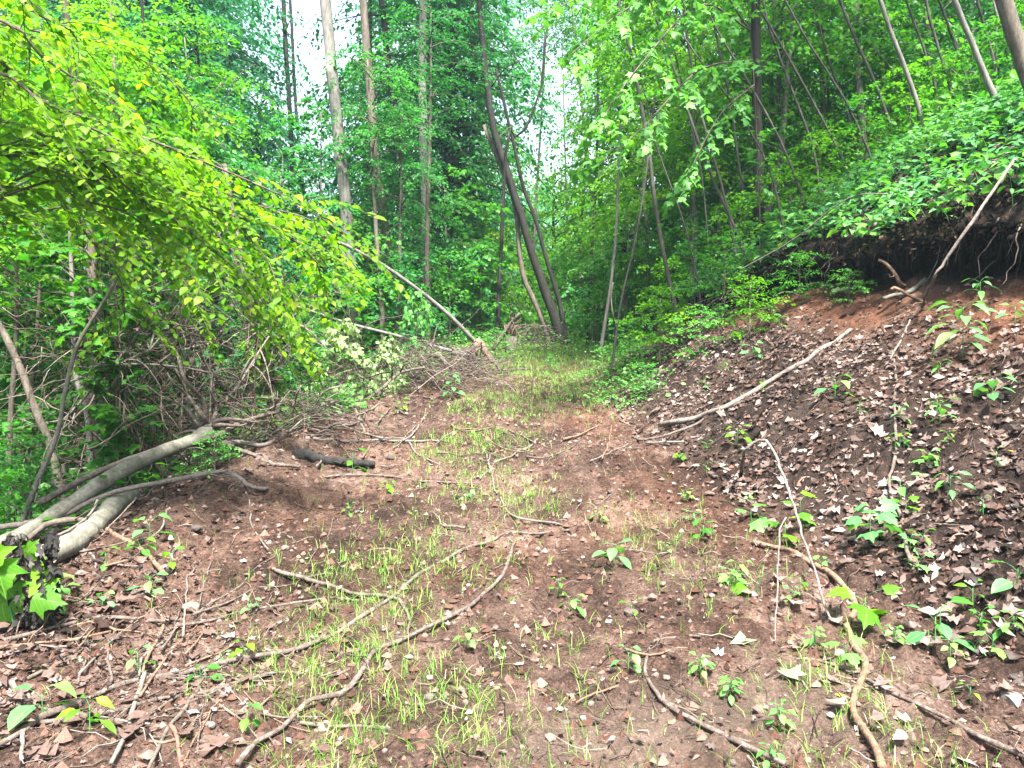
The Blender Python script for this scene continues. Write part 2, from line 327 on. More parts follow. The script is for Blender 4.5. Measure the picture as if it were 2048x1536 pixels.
def soilmat():
    m, t, out = newmat('soil')
    geo = t.nodes.new("ShaderNodeNewGeometry")
    def nz(s, d=6, r=.6):
        n = t.nodes.new("ShaderNodeTexNoise"); n.inputs["Scale"].default_value = s; n.inputs["Detail"].default_value = d; n.inputs["Roughness"].default_value = r
        t.links.new(geo.outputs["Position"], n.inputs["Vector"]); return n.outputs[0]
    big, med, fine = nz(.9), nz(7, 6, .7), nz(70, 5, .7)
    v = math_(t, 'ADD', math_(t, 'ADD', math_(t, 'MULTIPLY', big, .4), math_(t, 'MULTIPLY', med, .35)), math_(t, 'MULTIPLY', fine, .35))
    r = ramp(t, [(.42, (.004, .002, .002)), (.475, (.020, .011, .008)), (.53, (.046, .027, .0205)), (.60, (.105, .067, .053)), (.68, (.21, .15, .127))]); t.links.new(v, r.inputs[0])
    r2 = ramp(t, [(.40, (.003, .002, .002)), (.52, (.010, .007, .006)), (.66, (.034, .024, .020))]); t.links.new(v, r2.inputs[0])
    r3 = ramp(t, [(.38, (.050, .036, .028)), (.52, (.090, .066, .052)), (.66, (.15, .115, .095))]); t.links.new(v, r3.inputs[0])
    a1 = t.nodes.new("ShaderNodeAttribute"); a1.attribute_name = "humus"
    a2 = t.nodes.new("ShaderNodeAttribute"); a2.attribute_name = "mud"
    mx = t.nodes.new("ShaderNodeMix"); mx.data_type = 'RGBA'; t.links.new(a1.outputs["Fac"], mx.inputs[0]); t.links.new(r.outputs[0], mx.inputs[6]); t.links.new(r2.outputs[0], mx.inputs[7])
    my = t.nodes.new("ShaderNodeMix"); my.data_type = 'RGBA'; t.links.new(a2.outputs["Fac"], my.inputs[0]); t.links.new(mx.outputs[2], my.inputs[6]); t.links.new(r3.outputs[0], my.inputs[7])
    p = t.nodes.new("ShaderNodeBsdfPrincipled"); p.inputs["Roughness"].default_value = .95; p.inputs["Specular IOR Level"].default_value = .15
    r4 = ramp(t, [(.42, (.012, .005, .003)), (.475, (.060, .022, .012)), (.54, (.105, .042, .022)), (.62, (.18, .085, .05))]); t.links.new(v, r4.inputs[0])
    a3 = t.nodes.new("ShaderNodeAttribute"); a3.attribute_name = "rust"
    mz = t.nodes.new("ShaderNodeMix"); mz.data_type = 'RGBA'; t.links.new(a3.outputs["Fac"], mz.inputs[0]); t.links.new(my.outputs[2], mz.inputs[6]); t.links.new(r4.outputs[0], mz.inputs[7])
    t.links.new(mz.outputs[2], p.inputs["Base Color"])
    b1 = t.nodes.new("ShaderNodeBump"); b1.inputs["Strength"].default_value = .9; b1.inputs["Distance"].default_value = .045; t.links.new(nz(28, 6, .75), b1.inputs["Height"])
    b2 = t.nodes.new("ShaderNodeBump"); b2.inputs["Strength"].default_value = .8; b2.inputs["Distance"].default_value = .014; t.links.new(nz(130, 4, .7), b2.inputs["Height"])
    t.links.new(b1.outputs[0], b2.inputs["Normal"]); t.links.new(b2.outputs[0], p.inputs["Normal"]); t.links.new(p.outputs[0], out.inputs[0])
    return m
M['soil'] = soilmat()

# ---------------------------------------------------------------- the ground: one sheet, with the undercut bank
def build_ground():
    ys = [-3.0]
    while ys[-1] < 210:
        y = ys[-1]; ys.append(y + (0.15 if y < 1.6 else max(.022, .0072 * y) if y < 22 else .03 * y))
    ys = np.array(ys); rows = []
    def lin(a, b, n): return np.linspace(0, 1, n, endpoint=False)[None] * (b - a)[:, None] + a[:, None]
    xl, xf, xc, und, lip = XL(ys), XF(ys), XC(ys), UND(ys), LIP(ys)
    xc = xc + 0.22 * fbm(ys * 1.2, ys * 0 + 3, 3, 1) * (ys < 16)
    A = -1 * (np.geomspace(1, 61, 40)[::-1] - 1)[None] + xl[:, None] - .02
    B = lin(xl, xf, 150); C = lin(xf, xc, 90); D = lin(xc, xc + und + .02, 14)[:, 1:]
    low = np.hstack([A, B, C, D]); Y = np.broadcast_to(ys[:, None], low.shape); zl = hz(low, Y, False)
    # inside the hollow the floor is flatter
    n_in = D.shape[1]; base = hz(xc[:, None] + 0 * D, np.broadcast_to(ys[:, None], D.shape), False); zl[:, -n_in:] = base + .25 * (D - xc[:, None]) + 0.03 * fbm(D * 6, Y[:, -n_in:] * 6, 2)
    # back wall and ceiling
    zt = hz(xc, ys, True)
    k = np.linspace(0, 1, 22)[None]
    back_z = zl[:, -1:] ; lipz = zt[:, None] - .30 * np.minimum(lip, .6)[:, None] / .6
    cx = xc[:, None] + und[:, None] * (1 - k ** 1.6) * 1.0 - .12 * k * np.minimum(lip[:, None], .5) * 2
    cz = back_z + (lipz - back_z) * np.sin(k * math.pi / 2) ** .8
    yy = np.broadcast_to(ys[:, None], cx.shape)
    wob = np.minimum(lip[:, None], .5)
    cx = cx + wob * .44 * fbm(yy * 2.6, cz * 2.6, 5, 2, .6); cz = cz + wob * .20 * fbm(yy * 3.1, cx * 3 + 9, 3, 4) * np.sin(k * math.pi)
    k2 = np.linspace(0, 1, 8)[None, 1:]
    ex = cx[:, -1:] + (xc[:, None] + .12 - cx[:, -1:]) * k2; ez = cz[:, -1:] + (zt[:, None] + .03 - cz[:, -1:]) * np.sin(k2 * math.pi / 2)
    ex = ex + .34 * wob * fbm(np.broadcast_to(ys[:, None], ex.shape) * 4, ez * 4 + ex * 3, 5, 5, .62) * np.sin(k2 * math.pi)
    T = xc[:, None] + .12 + np.linspace(.06, 3.4, 60)[None]; U = xc[:, None] + 3.52 + (np.geomspace(1, 71, 40) - 1)[None]
    tp = np.hstack([T, U]); zt2 = hz(tp, np.broadcast_to(ys[:, None], tp.shape), True)
    X = np.hstack([low, cx, ex, tp]); Z = np.hstack([zl, cz, ez, zt2]); Y = np.broadcast_to(ys[:, None], X.shape)
    nr, nc = X.shape; v = np.stack([X, Y, Z], -1).reshape(-1, 3)
    i = np.arange(nr - 1)[:, None] * nc; j = np.arange(nc - 1)[None]
    q = np.stack([i + j, i + j + 1, i + nc + j + 1, i + nc + j], -1).reshape(-1, 4)
    f = np.vstack([q[:, [0, 1, 2]], q[:, [0, 2, 3]]])
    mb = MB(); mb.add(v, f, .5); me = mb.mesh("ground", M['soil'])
    xl2, xf2, xc2 = xl[:, None], xf[:, None], xc[:, None]
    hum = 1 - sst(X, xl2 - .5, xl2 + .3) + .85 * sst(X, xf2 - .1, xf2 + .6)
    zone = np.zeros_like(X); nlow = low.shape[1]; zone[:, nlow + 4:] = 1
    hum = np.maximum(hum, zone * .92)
    # raw red-brown earth band just under the cut
    raw = np.exp(-((X - (xc2 - .35)) / .42) ** 2) * (zone < .5) * (lip[:, None] > .1)
    hum = np.clip(hum * (1 - .85 * np.clip(raw * 1.3, 0, 1)) + .25 * fbm(X * 2, Y * 2, 3, 3), 0, 1)
    mp = G(1480, 1450); mud = np.exp(-(((X - mp[0]) / .55) ** 2 + ((Y - mp[1]) / .38) ** 2)) * .8
    mp = G(1180, 1500); mud = np.maximum(mud, .5 * np.exp(-(((X - mp[0]) / .5) ** 2 + ((Y - mp[1]) / .3) ** 2)))
    mud = np.clip(np.maximum(mud, raw * .12 * (Y < 13)) + .3 * fbm(X * 3, Y * 3, 3, 4) * (mud > .1), 0, 1)
    rust = np.clip(raw * .75 * (Y < 14) + .28 * np.exp(-((X - xf2 + .15) / .45) ** 2) * (Y > 5) * (Y < 10) + .35 * fbm(X * 1.2, Y * 1.2, 3, 5), 0, 1) * (zone < .5)
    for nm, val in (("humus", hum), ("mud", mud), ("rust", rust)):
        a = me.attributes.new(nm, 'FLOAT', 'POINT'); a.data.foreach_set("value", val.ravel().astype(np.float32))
    tag(link("ground", me), "bare red-brown soil of the track and its cut bank", None, None, 'structure')
    return ys, cx, cz, ex, ez
GR = build_ground()

# ---------------------------------------------------------------- crowns
def bough_path(o, d, L, droop, n=7):
    t = np.linspace(0, 1, n)[:, None]; p = o + d * L * t; p[:, 2] += (.12 * L * np.sin(t * math.pi) - droop * L * t ** 2)[:, 0]; return p
def crown(H, Rf, nb, tw, lv, size, tm, droop=.25, seed=0, rise=.35, z0=0.0, leafdroop=.35, tlen=.42):
    """boughs round a vertical axis, flat sprays of twigs with alternate leaves; returns leaf MB and bough paths"""
    r = np.random.default_rng(seed); mb = MB(); paths = []
    Pp, Ff, Uu = [], [], []
    for b in range(nb):
        h = (b + r.random()) / nb; ang = b * 2.399 + r.normal(0, .4); L = Rf(h) * r.uniform(.65, 1.15)
        o = np.array([0, 0, z0 + h * H]); el = rise * (0.2 + h) + r.normal(0, .30)
        d = np.array([math.cos(ang) * math.cos(el), math.sin(ang) * math.cos(el), math.sin(el)])
        bp = bough_path(o, d, L, droop * r.uniform(.6, 1.4)); paths.append(bp)
        nt_ = max(3, int(tw * L / Rf(.4)))
        ts = r.uniform(.22, 1.0, nt_); side = np.where(np.arange(nt_) % 2 == 0, 1, -1)
        idx = ts * (len(bp) - 1); i0 = np.clip(idx.astype(int), 0, len(bp) - 2); fr = (idx - i0)[:, None]
        base = bp[i0] * (1 - fr) + bp[i0 + 1] * fr; tan = norm(bp[i0 + 1] - bp[i0])
        lat = norm(np.cross(tan, [0, 0, 1.0])) * side[:, None]
        td = norm(tan * r.uniform(.2, .9, (nt_, 1)) + lat + np.array([0, 0, 1]) * r.normal(-.08, .22, (nt_, 1)))
        tl = tlen * L * (1.15 - .75 * np.abs(ts - .5) * 1.2) * r.uniform(.5, 1.2, nt_); tl = np.maximum(tl, size * 2)
        s = (np.arange(lv)[None] + r.random((nt_, lv))) / lv
        pos = base[:, None] + td[:, None] * (s * tl[:, None])[..., None]
        pos[..., 2] -= .22 * tl[:, None] * s ** 2
        ls = np.where(np.arange(lv) % 2 == 0, 1, -1)[None, :, None]
        perp = norm(np.cross(td, [0, 0, 1.0]))[:, None]
        fw = td[:, None] * .7 + perp * ls * r.uniform(.4, 1.2, (nt_, lv, 1)) + r.normal(0, .2, (nt_, lv, 3)); fw[..., 2] -= leafdroop * r.uniform(.2, 1.6, (nt_, lv))
        up = np.array([0, 0, 1.0]) + r.normal(0, .42, (nt_, lv, 3))
        pos += r.normal(0, size * .3, pos.shape)
        Pp.append(pos.reshape(-1, 3)); Ff.append(fw.reshape(-1, 3)); Uu.append(up.reshape(-1, 3))
    p = np.vstack(Pp); n = len(p); clump = vnoise(p[:, 0] * 1.7 + p[:, 2], p[:, 1] * 1.7 - p[:, 2], 3) * .7
    leaves(mb, tm, p, np.vstack(Ff), np.vstack(Uu), size * r.uniform(.6, 1.25, n), np.clip(.5 + clump + r.normal(0, .18, n), 0, 1), r.uniform(.8, 1.2, n))
    return mb, paths
far, mid, lob, ova = tmpl_far(), tmpl_mid(.3), tmpl_lobed(.3), tmpl_ovate()
prof_tall = lambda h: 3.0 * (0.45 + .75 * math.sin(math.pi * min(1, h * .9 + .12)))
prof_round = lambda h: 2.1 * (.35 + .8 * math.sin(math.pi * (h * .85 + .12)))
prof_thin = lambda h: 1.15 * (.5 + .6 * math.sin(math.pi * (h * .85 + .15)))
CR = {}
def reg(key, mats, variants):
    out = []
    for mb, paths in variants:
        out.append({'mesh': mb.mesh("foliage", M[mats[0]]), 'paths': paths})
    CR[key] = out
reg('tall', ['teal', 'deep', 'mid', 'lime'], [crown(12, prof_tall, 120, 17, 13, .155, far, .30, 11 + s, tlen=.5, leafdroop=.5) for s in range(4)])
reg('round', ['lime', 'mid', 'deep', 'lite'], [crown(4.6, prof_round, 46, 13, 11, .115, mid, .25, 21 + s) for s in range(3)])
reg('maple', ['lime', 'mid', 'deep', 'lite'], [crown(3.2, lambda h: 1.5 * (.4 + .7 * math.sin(math.pi * (h * .85 + .12))), 32, 10, 9, .115, lob, .3, 31 + s, leafdroop=.6) for s in range(2)])
reg('thin', ['lime', 'mid', 'deep', 'lite'], [crown(5.0, prof_thin, 30, 8, 8, .11, mid, .25, 41 + s) for s in range(3)])
reg('shrub', ['lime', 'mid', 'deep', 'pale', 'lite'], [crown(1.3, lambda h: .85 * (.5 + .6 * math.sin(math.pi * (h * .8 + .1))), 26, 8, 8, .075, mid, .3, 51 + s, rise=1.0) for s in range(3)])
reg('wilt', ['pale', 'lite'], [crown(1.5, lambda h: .7 * (.5 + .5 * math.sin(math.pi * (h * .8 + .1))), 24, 6, 6, .11, lob, .6, 61 + s, rise=.9, leafdroop=2.2) for s in range(2)])

def link_mat(name, me, mat, parent, matrix):
    o = link(name, me, parent, matrix=matrix); o.material_slots[0].link = 'OBJECT'; o.material_slots[0].material = M[mat]; return o
def nearest_ground(q): return float(hz(q[0], q[1]))
def place_tree(px, py, Y, kind, mat, scale, label, group, bark='grey', rot=None, name='broadleaf_tree', trunk_r=None, zs=1.0, lean=None, cat='tree'):
    """crown centre at the pixel's direction and depth Y; the trunk stands on the ground below"""
    c = P(px, py, Y); Hh = {'tall': 12, 'round': 4.6, 'maple': 3.2, 'thin': 5, 'shrub': 1.3, 'wilt': 1.5}[kind]
    var = CR[kind][rng.integers(len(CR[kind]))]
    if kind in ('shrub', 'wilt'):
        gz = nearest_ground(c); base = np.array([c[0], c[1], gz])
        root = empty(name, base, label, cat, group)
        fo = link_mat("foliage", var['mesh'], mat, root, Matrix.Diagonal((scale, scale, scale * zs, 1)) @ Matrix.Rotation(rng.uniform(0, 6.28), 4, 'Z'))
        mb = MB()
        for p in var['paths'][::4]:
            q = np.vstack([[p[0] * np.array([1, 1, 0])], p]) * np.array([scale, scale, scale * zs]); tube(mb, catmull(q, .12), [.009, .002], 4)
        link("stem", mb.mesh("stem", M['brown']), root, matrix=fo.matrix_local.to_3x3().normalized().to_4x4())
        return root
    zc = c[2] - Hh * scale * zs * .5; gz = nearest_ground(c); zc = max(zc, gz + .3)
    lx, ly = lean if lean else (rng.normal(0, .05), rng.normal(0, .04))
    base = np.array([c[0] - lx * (zc - gz + 2), c[1] - ly * (zc - gz + 2), 0]); base[2] = nearest_ground(base) - .05
    root = empty(name, base, label, cat, group)
    ro = rng.uniform(0, 6.28) if rot is None else rot
    off = np.array([c[0], c[1], zc]) - base
    mtx = Matrix.Translation(Vector(off)) @ Matrix.Rotation(ro, 4, 'Z') @ Matrix.Diagonal((scale, scale, scale * zs, 1))
    link_mat("crown", var['mesh'], mat, root, mtx)
    top = off + np.array([lx, ly, 1]) * Hh * scale * zs * .95
    rr = trunk_r or {'tall': .17, 'round': .07, 'maple': .05, 'thin': .035}[kind] * scale ** .5
    mb = MB(); k = catmull([np.zeros(3), off * .5 + rng.normal(0, .06, 3), off, off * .4 + top * .6, top], .35); tube(mb, k, [rr * 1.25, rr, rr * .8, rr * .5, rr * .15], 8, .12)
    pth = var['paths']; A = np.array(mtx)
    for p in pth[::2]:
        q = p @ A[:3, :3].T + A[:3, 3]; tube(mb, q, [rr * .28, rr * .05], 4)
    link("trunk", mb.mesh("trunk", M[bark]), root)
    return root

LMK = [(-160, "at the far left margin"), (60, "behind the shaded thin dark trunk"), (200, "behind the leafy lime-green tree"), (310, "behind the slender trunk over the vines"), (460, "behind the arching branch tips"),
       (590, "behind the paired deep-wood trunks"), (690, "behind the tall pale grey trunk"), (765, "behind the leaning brown trunk"), (848, "behind the straight mottled trunk"), (940, "behind the two slim poles"),
       (1040, "behind the big crooked leaning tree"), (1120, "right of the big crooked leaning tree"), (1190, "behind the faint trunk above the crest"), (1300, "behind the curved track-side sapling"), (1400, "behind the far-leaning grey sapling"),
       (1512, "behind the stout upright trunk"), (1620, "just uphill of the stout upright trunk"), (1720, "halfway along the leaning saplings"), (1800, "behind the thicker smooth sapling"), (1900, "between the smooth and speckled saplings"), (1990, "behind the speckled pale sapling"), (2090, "behind the thick corner trunk")]
TONE = {'bright': 'bright green', 'teal': 'bluish-green', 'deep': 'deep green', 'mid': 'mid-green', 'lime': 'yellow-green', 'lite': 'fresh green', 'pale': 'pale'}
_used = set()
def which(px, py, Y, mat, noun):
    lm_ = min(LMK, key=lambda q: abs(q[0] - px))[1]; t = TONE[mat]
    lv = "high up" if py < 150 else "at mid height" if py < 450 else "low down"
    for c in (f"{t} {noun} {lm_}", f"{t} {noun} {lm_}, {lv}", f"farther {t} {noun} {lm_}, {lv}", f"{t} {noun} {lm_}, more open", f"farthest {t} {noun} {lm_}, mostly hidden", f"{t} {noun} {lm_}, under a taller one", f"small {t} {noun} {lm_}, half hidden"):
        if c not in _used: _used.add(c); return c
    return c

# ---------------------------------------------------------------- forest behind (crowns that merge; nothing tells those of one zone apart)
GA = "forest trees beyond the crest of the track"
for px, py, Y, s, mat in [(-260, 150, 20, 1, 'deep'), (-60, 60, 22, 1, 'deep'), (150, 170, 21, 1, 'deep'), (270, 120, 19, .95, 'teal'), (360, 40, 20, .8, 'teal'), (420, 330, 24, 1, 'teal'),
                          (860, 200, 24, .9, 'teal'), (890, 90, 21, .9, 'deep'), (900, 260, 27, 1, 'teal'), (750, 420, 25, .75, 'teal'), (520, 500, 24, .75, 'teal'),
                          (820, 470, 26, .75, 'teal'), (1000, 500, 34, .8, 'bright'), (1110, 560, 30, .6, 'bright'), (1240, 450, 24, .75, 'bright'), (1350, 260, 22, .9, 'mid'),  # brighter greens past the crest paint the sunlit patch into the leaf colour
                          (930, -40, 24, .4, 'teal'), (1450, 100, 21, 1, 'mid'), (1600, 60, 23, 1, 'deep'), (1750, 0, 22, 1, 'deep'), (1900, -60, 21, 1, 'deep'),
                          (2100, -60, 20, 1, 'deep'), (2300, -100, 22, 1, 'deep'), (660, 600, 28, .6, 'mid'), (900, 560, 30, .7, 'mid'),
                          (300, 430, 22, 1, 'deep'), (80, 450, 22, 1, 'deep'), (-200, 500, 20, 1, 'deep'), (1330, 520, 26, .7, 'bright'), (1180, 560, 36, .8, 'mid')]:
    place_tree(px, py, Y, 'tall', mat, s, which(px, py, Y, mat, "tall leafy tree"), GA, 'dark')
GB = "leafy understory trees behind the brush at the edge of the track"
for px, py, Y, kind, s, mat in [(60, 640, 12, 'round', .8, 'mid'), (260, 720, 13, 'round', .8, 'mid'), (430, 640, 13, 'round', .7, 'deep'), (560, 560, 14, 'round', .8, 'deep'),
                                (640, 640, 15, 'round', .7, 'deep'), (760, 600, 16, 'round', .7, 'deep'), (860, 620, 18, 'round', .7, 'deep'), (960, 600, 21, 'round', .7, 'bright'),
                                (1000, 600, 24, 'round', .8, 'bright'), (1190, 570, 21, 'round', .6, 'lite'), (-60, 420, 10, 'round', .8, 'mid'), (-40, 800, 11, 'round', .8, 'mid'),  # bright and lite crowns by the crest gap carry sunlight in their colour
                                (120, 860, 13, 'round', .7, 'mid'), (420, 820, 12, 'round', .55, 'deep'), (560, 700, 13, 'maple', .7, 'deep'), (700, 560, 15, 'maple', .8, 'mid'),
                                (200, 450, 11, 'round', .8, 'deep'), (380, 420, 12, 'round', .8, 'deep'), (900, 520, 19, 'maple', 1.2, 'mid'), (640, 330, 15, 'maple', .7, 'deep'), (330, 900, 12, 'shrub', 1.5, 'mid'), (745, 230, 14.5, 'round', .5, 'deep'), (800, 330, 15, 'round', .5, 'deep'), (860, 130, 16, 'round', .6, 'deep'), (400, 250, 13, 'round', .7, 'mid'), (250, 330, 10, 'maple', .7, 'bright'), (60, 600, 9.5, 'maple', .7, 'mid'), (130, 740, 10, 'maple', .7, 'mid'), (30, 520, 8.5, 'maple', .5, 'bright'), (260, 560, 9.5, 'maple', .5, 'mid'), (1210, 140, 25, 'round', .7, 'mid'), (1090, 30, 26, 'round', .6, 'deep'), (1150, -30, 24, 'round', .7, 'mid'), (1130, 120, 30, 'thin', 1.3, 'mid'), (1180, 60, 27, 'round', .6, 'deep')]:
    place_tree(px, py, Y, kind, mat, s, which(px, py, Y, mat, "understory tree in the thicket"), GB, 'brown', name='understory_tree')
GC = "young leafy trees on the wooded slope above the cut bank"
for px, py, Y, kind, s, mat in [(1300, 430, 17, 'round', .8, 'bright'), (1390, 330, 15, 'round', .8, 'bright'), (1480, 220, 16, 'round', .9, 'bright'), (1560, 130, 14, 'round', .8, 'mid'),
                                (1660, 160, 15, 'round', .9, 'bright'), (1760, 120, 15, 'round', .9, 'mid'), (1880, 60, 14, 'round', .9, 'mid'), (1990, 20, 15, 'round', .9, 'deep'),
                                (1250, 540, 17, 'round', .6, 'lite'), (1620, 300, 17, 'round', .8, 'mid'), (1780, 260, 17, 'round', .8, 'deep'), (1940, 200, 17, 'round', .8, 'deep'),
                                (1430, 480, 15, 'round', .6, 'mid'), (1540, 400, 16, 'round', .7, 'mid'), (2150, 60, 14, 'round', 1, 'deep'), (1290, 200, 18, 'round', .8, 'bright'),
                                (1400, 60, 17, 'round', .9, 'bright'), (1560, -40, 15, 'round', .9, 'bright'), (1720, -80, 14, 'round', .9, 'mid'), (1240, 100, 14, 'thin', .6, 'mid')]:
    place_tree(px, py, Y, kind, mat, s, which(px, py, Y, mat, "young tree up the slope"), GC, 'grey', name='young_tree')

# distant wooded hill
def distant():
    mb = MB(); n = 26000; x = rng.uniform(-90, 100, n); y = rng.uniform(60, 170, n); z = hz(x, y) + rng.random(n) ** .7 * 13
    up = rng.normal(0, .6, (n, 3)) + [0, -.4, 1]; leaves(mb, far, np.stack([x, y, z], 1), rng.normal(0, 1, (n, 3)), up, rng.uniform(.7, 1.6, n), rng.random(n))
    tag(link("distant_forest", mb.mesh("distant_forest", M['teal'])), "far-off wooded hill glimpsed through the gap in the trees", "forest", None, 'stuff')
distant()

# ---------------------------------------------------------------- the damp bluish air of the wood
hm, ht, hout = newmat("haze"); pv = ht.nodes.new("ShaderNodeVolumePrincipled"); pv.inputs["Density"].default_value = .0009; pv.inputs["Color"].default_value = (.55, .82, 1, 1); pv.inputs["Anisotropy"].default_value = .3
ht.links.new(pv.outputs[0], hout.inputs["Volume"])
hb = MB(); hv = [(x, y, z) for x in (-80, 135) for y in (-6, 232) for z in (-9, 80)]
hb.add(hv, [(0, 1, 3), (0, 3, 2), (4, 6, 7), (4, 7, 5), (0, 4, 5), (0, 5, 1), (2, 3, 7), (2, 7, 6), (0, 2, 6), (0, 6, 4), (1, 5, 7), (1, 7, 3)])
tag(link("haze", hb.mesh("haze", hm, False)), "thin bluish haze hanging in the wood", "haze", None, 'stuff')

# ---------------------------------------------------------------- traced trunks
def trace(pts, Y=None, dY=0.0, extend=2.5):
    """pixel polyline from base to top -> 3D path standing on the ground and running on past the last pixel"""
    if Y is None: g = G(*pts[0]); Y = g[1]
    n = len(pts); q = [P(px, py, Y + dY * i / max(1, n - 1)) for i, (px, py) in enumerate(pts)]
    b = q[0]; gz = nearest_ground(b)
    if b[2] > gz + .05:
        d = q[0] - q[1]; k = min(2.0, (b[2] - gz) / max(.2, -d[2])); x = b[0] + d[0] * k * .6; q = [np.array([x, b[1], float(hz(x, b[1])) - .1])] + q
    else: q[0] = np.array([b[0], b[1], gz - .08])
    if extend: q.append(q[-1] + norm(q[-1] - q[-2]) * extend)
    return np.array(q), Y
def traced_tree(pts, w0, w1, label, group=None, Y=None, dY=0, bark='grey', name='broadleaf_tree', crownkind=None, cmat='mid', cscale=1.0, extend=2.5, limbs=0, cfrac=.45, cat='tree', k=9):
    q, Y = trace(pts, Y, dY, extend); base = q[0].copy(); root = empty(name, base, label, cat, group)
    path = catmull(q - base, .18 if Y < 11 else .34); r0, r1 = w0 * .40 / FPX * Y, w1 * .40 / FPX * Y
    path[1:-1] += rng.normal(0, r0 * .08, (len(path) - 2, 3))
    mb = MB(); rad = np.linspace(r0, r1, 6); rad[0] *= 1.25
    if extend > 3: rad = np.append(rad, r1 * .5)
    tube(mb, path, rad, k, .10)
    for _ in range(limbs):
        i = int(len(path) * rng.uniform(.35, .95)); a = rng.uniform(0, 6.28); L = rng.uniform(.5, 1.4) * max(.6, Y / 12)
        d = norm(np.array([math.cos(a), math.sin(a) * .7, rng.uniform(.2, .9)])); bp = bough_path(path[i], d, L, .15); bp[1:] += rng.normal(0, .02 * L, (len(bp) - 1, 3))
        tube(mb, bp, [r1 * .35, r1 * .08], 5)
    link("trunk", mb.mesh("trunk", M[bark]), root)
    if crownkind:
        var = CR[crownkind][rng.integers(len(CR[crownkind]))]; Hh = {'tall': 12, 'round': 4.6, 'maple': 3.2, 'thin': 5}[crownkind]
        i = int(len(path) * cfrac); o = path[i]; ax = norm(path[-1] - o); m = Vector((0, 0, 1)).rotation_difference(Vector(ax)).to_matrix().to_4x4()
        mt = Matrix.Translation(Vector(o)) @ m @ Matrix.Rotation(rng.uniform(0, 6.28), 4, 'Z') @ Matrix.Scale(cscale, 4)
        link_mat("crown", var['mesh'], cmat, root, mt)
    return root
TT = traced_tree
# behind the brush, left to right
TT([(705, 640), (700, 520), (690, 400), (676, 260), (664, 150), (650, 0)], 32, 23, "tall pale grey trunk rising bare behind the fallen pole, roots hidden by maple shrubs", Y=14.5, bark='grey', crownkind='tall', cmat='teal', cscale=.5, extend=10, cfrac=.8, limbs=3)
TT([(800, 640), (785, 560), (768, 440), (750, 300), (738, 160), (725, 0)], 25, 15, "brown trunk leaning slightly, half crossed by the fallen pole", Y=16, bark='brown', extend=8, limbs=6)
TT([(855, 640), (852, 480), (848, 320), (846, 160), (845, 0)], 22, 19, "straight mottled grey trunk veiled in leaves over the tilted stump roots", Y=18, bark='grey', crownkind='tall', cmat='teal', cscale=.7, extend=9, cfrac=.5, limbs=5)
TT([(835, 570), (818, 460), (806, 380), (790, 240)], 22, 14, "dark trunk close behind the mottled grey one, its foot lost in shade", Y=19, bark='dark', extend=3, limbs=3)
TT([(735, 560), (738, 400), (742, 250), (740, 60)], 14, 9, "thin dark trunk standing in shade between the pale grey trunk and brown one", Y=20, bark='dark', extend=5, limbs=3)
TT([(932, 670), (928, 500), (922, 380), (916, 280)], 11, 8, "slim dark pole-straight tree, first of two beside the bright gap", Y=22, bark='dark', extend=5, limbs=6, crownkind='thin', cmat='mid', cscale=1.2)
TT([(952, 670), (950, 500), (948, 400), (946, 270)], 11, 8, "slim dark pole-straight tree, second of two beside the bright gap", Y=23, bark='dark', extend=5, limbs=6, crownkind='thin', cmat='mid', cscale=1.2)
TT([(1128, 700), (1105, 620), (1075, 540), (1042, 430), (1014, 340), (990, 270), (976, 180), (966, 90)], 22, 11, "big dark tree leaning over the far end of the track with crooked top", Y=18.2, bark='dark', extend=2.5, limbs=5, crownkind='thin', cmat='deep', cscale=.5, cfrac=.85)
TT([(1090, 650), (1062, 590), (1044, 540), (1036, 470), (1028, 400), (1000, 330)], 15, 10, "thinner curved stem beside the big dark leaning tree", Y=18.4, bark='brown', extend=1, limbs=2)
TT([(1118, 600), (1096, 530), (1075, 450), (1050, 385), (1030, 300)], 12, 7, "slender straight stem leaning behind the big dark crooked tree", Y=18.8, bark='dark', extend=2, limbs=3)
TT([(1013, 292), (1030, 275), (1052, 255), (1064, 225), (1082, 175), (1086, 120)], 11, 4, "bare crooked limb of a dead tree against the bright sky gap", Y=18.1, bark='dark', extend=.6, limbs=4, name='dead_tree', k=7)
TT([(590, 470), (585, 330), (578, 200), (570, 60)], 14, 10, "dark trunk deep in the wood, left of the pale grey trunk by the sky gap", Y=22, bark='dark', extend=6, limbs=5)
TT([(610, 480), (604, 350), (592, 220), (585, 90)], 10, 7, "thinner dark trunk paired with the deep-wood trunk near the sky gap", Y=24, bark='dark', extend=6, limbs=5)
# left edge clump
TT([(196, 940), (184, 800), (190, 690), (186, 560), (176, 430), (165, 330)], 26, 15, "forked brown trunk wrapped in dead vines behind the grey log", Y=8.2, bark='brown', extend=2.5, limbs=4, crownkind='round', cmat='bright', cscale=.42, cfrac=.6)
TT([(176, 850), (165, 790), (150, 740), (145, 600), (140, 470)], 15, 8, "thin greyish twin stem forking beside the vine-wrapped trunk", Y=8.1, bark='grey', extend=1.0, limbs=4, name='sapling')
TT([(104, 900), (75, 830), (45, 750), (15, 680), (-20, 620)], 20, 14, "brown trunk slanting out of the picture's left edge over green undergrowth", Y=7.2, bark='brown', extend=1.5, limbs=2)
TT([(48, 1035), (80, 950), (112, 880), (128, 800), (150, 700), (185, 640)], 15, 8, "pale whitish sapling stem leaning across the logs at the far left", Y=6.4, bark='pole', extend=.4, limbs=3, name='sapling')
TT([(545, 830), (528, 740), (512, 670), (498, 600), (480, 500)], 20, 10, "brown sapling trunk at the right end of the dead vine tangle", Y=9.0, bark='brown', extend=1.0, limbs=4, name='sapling')
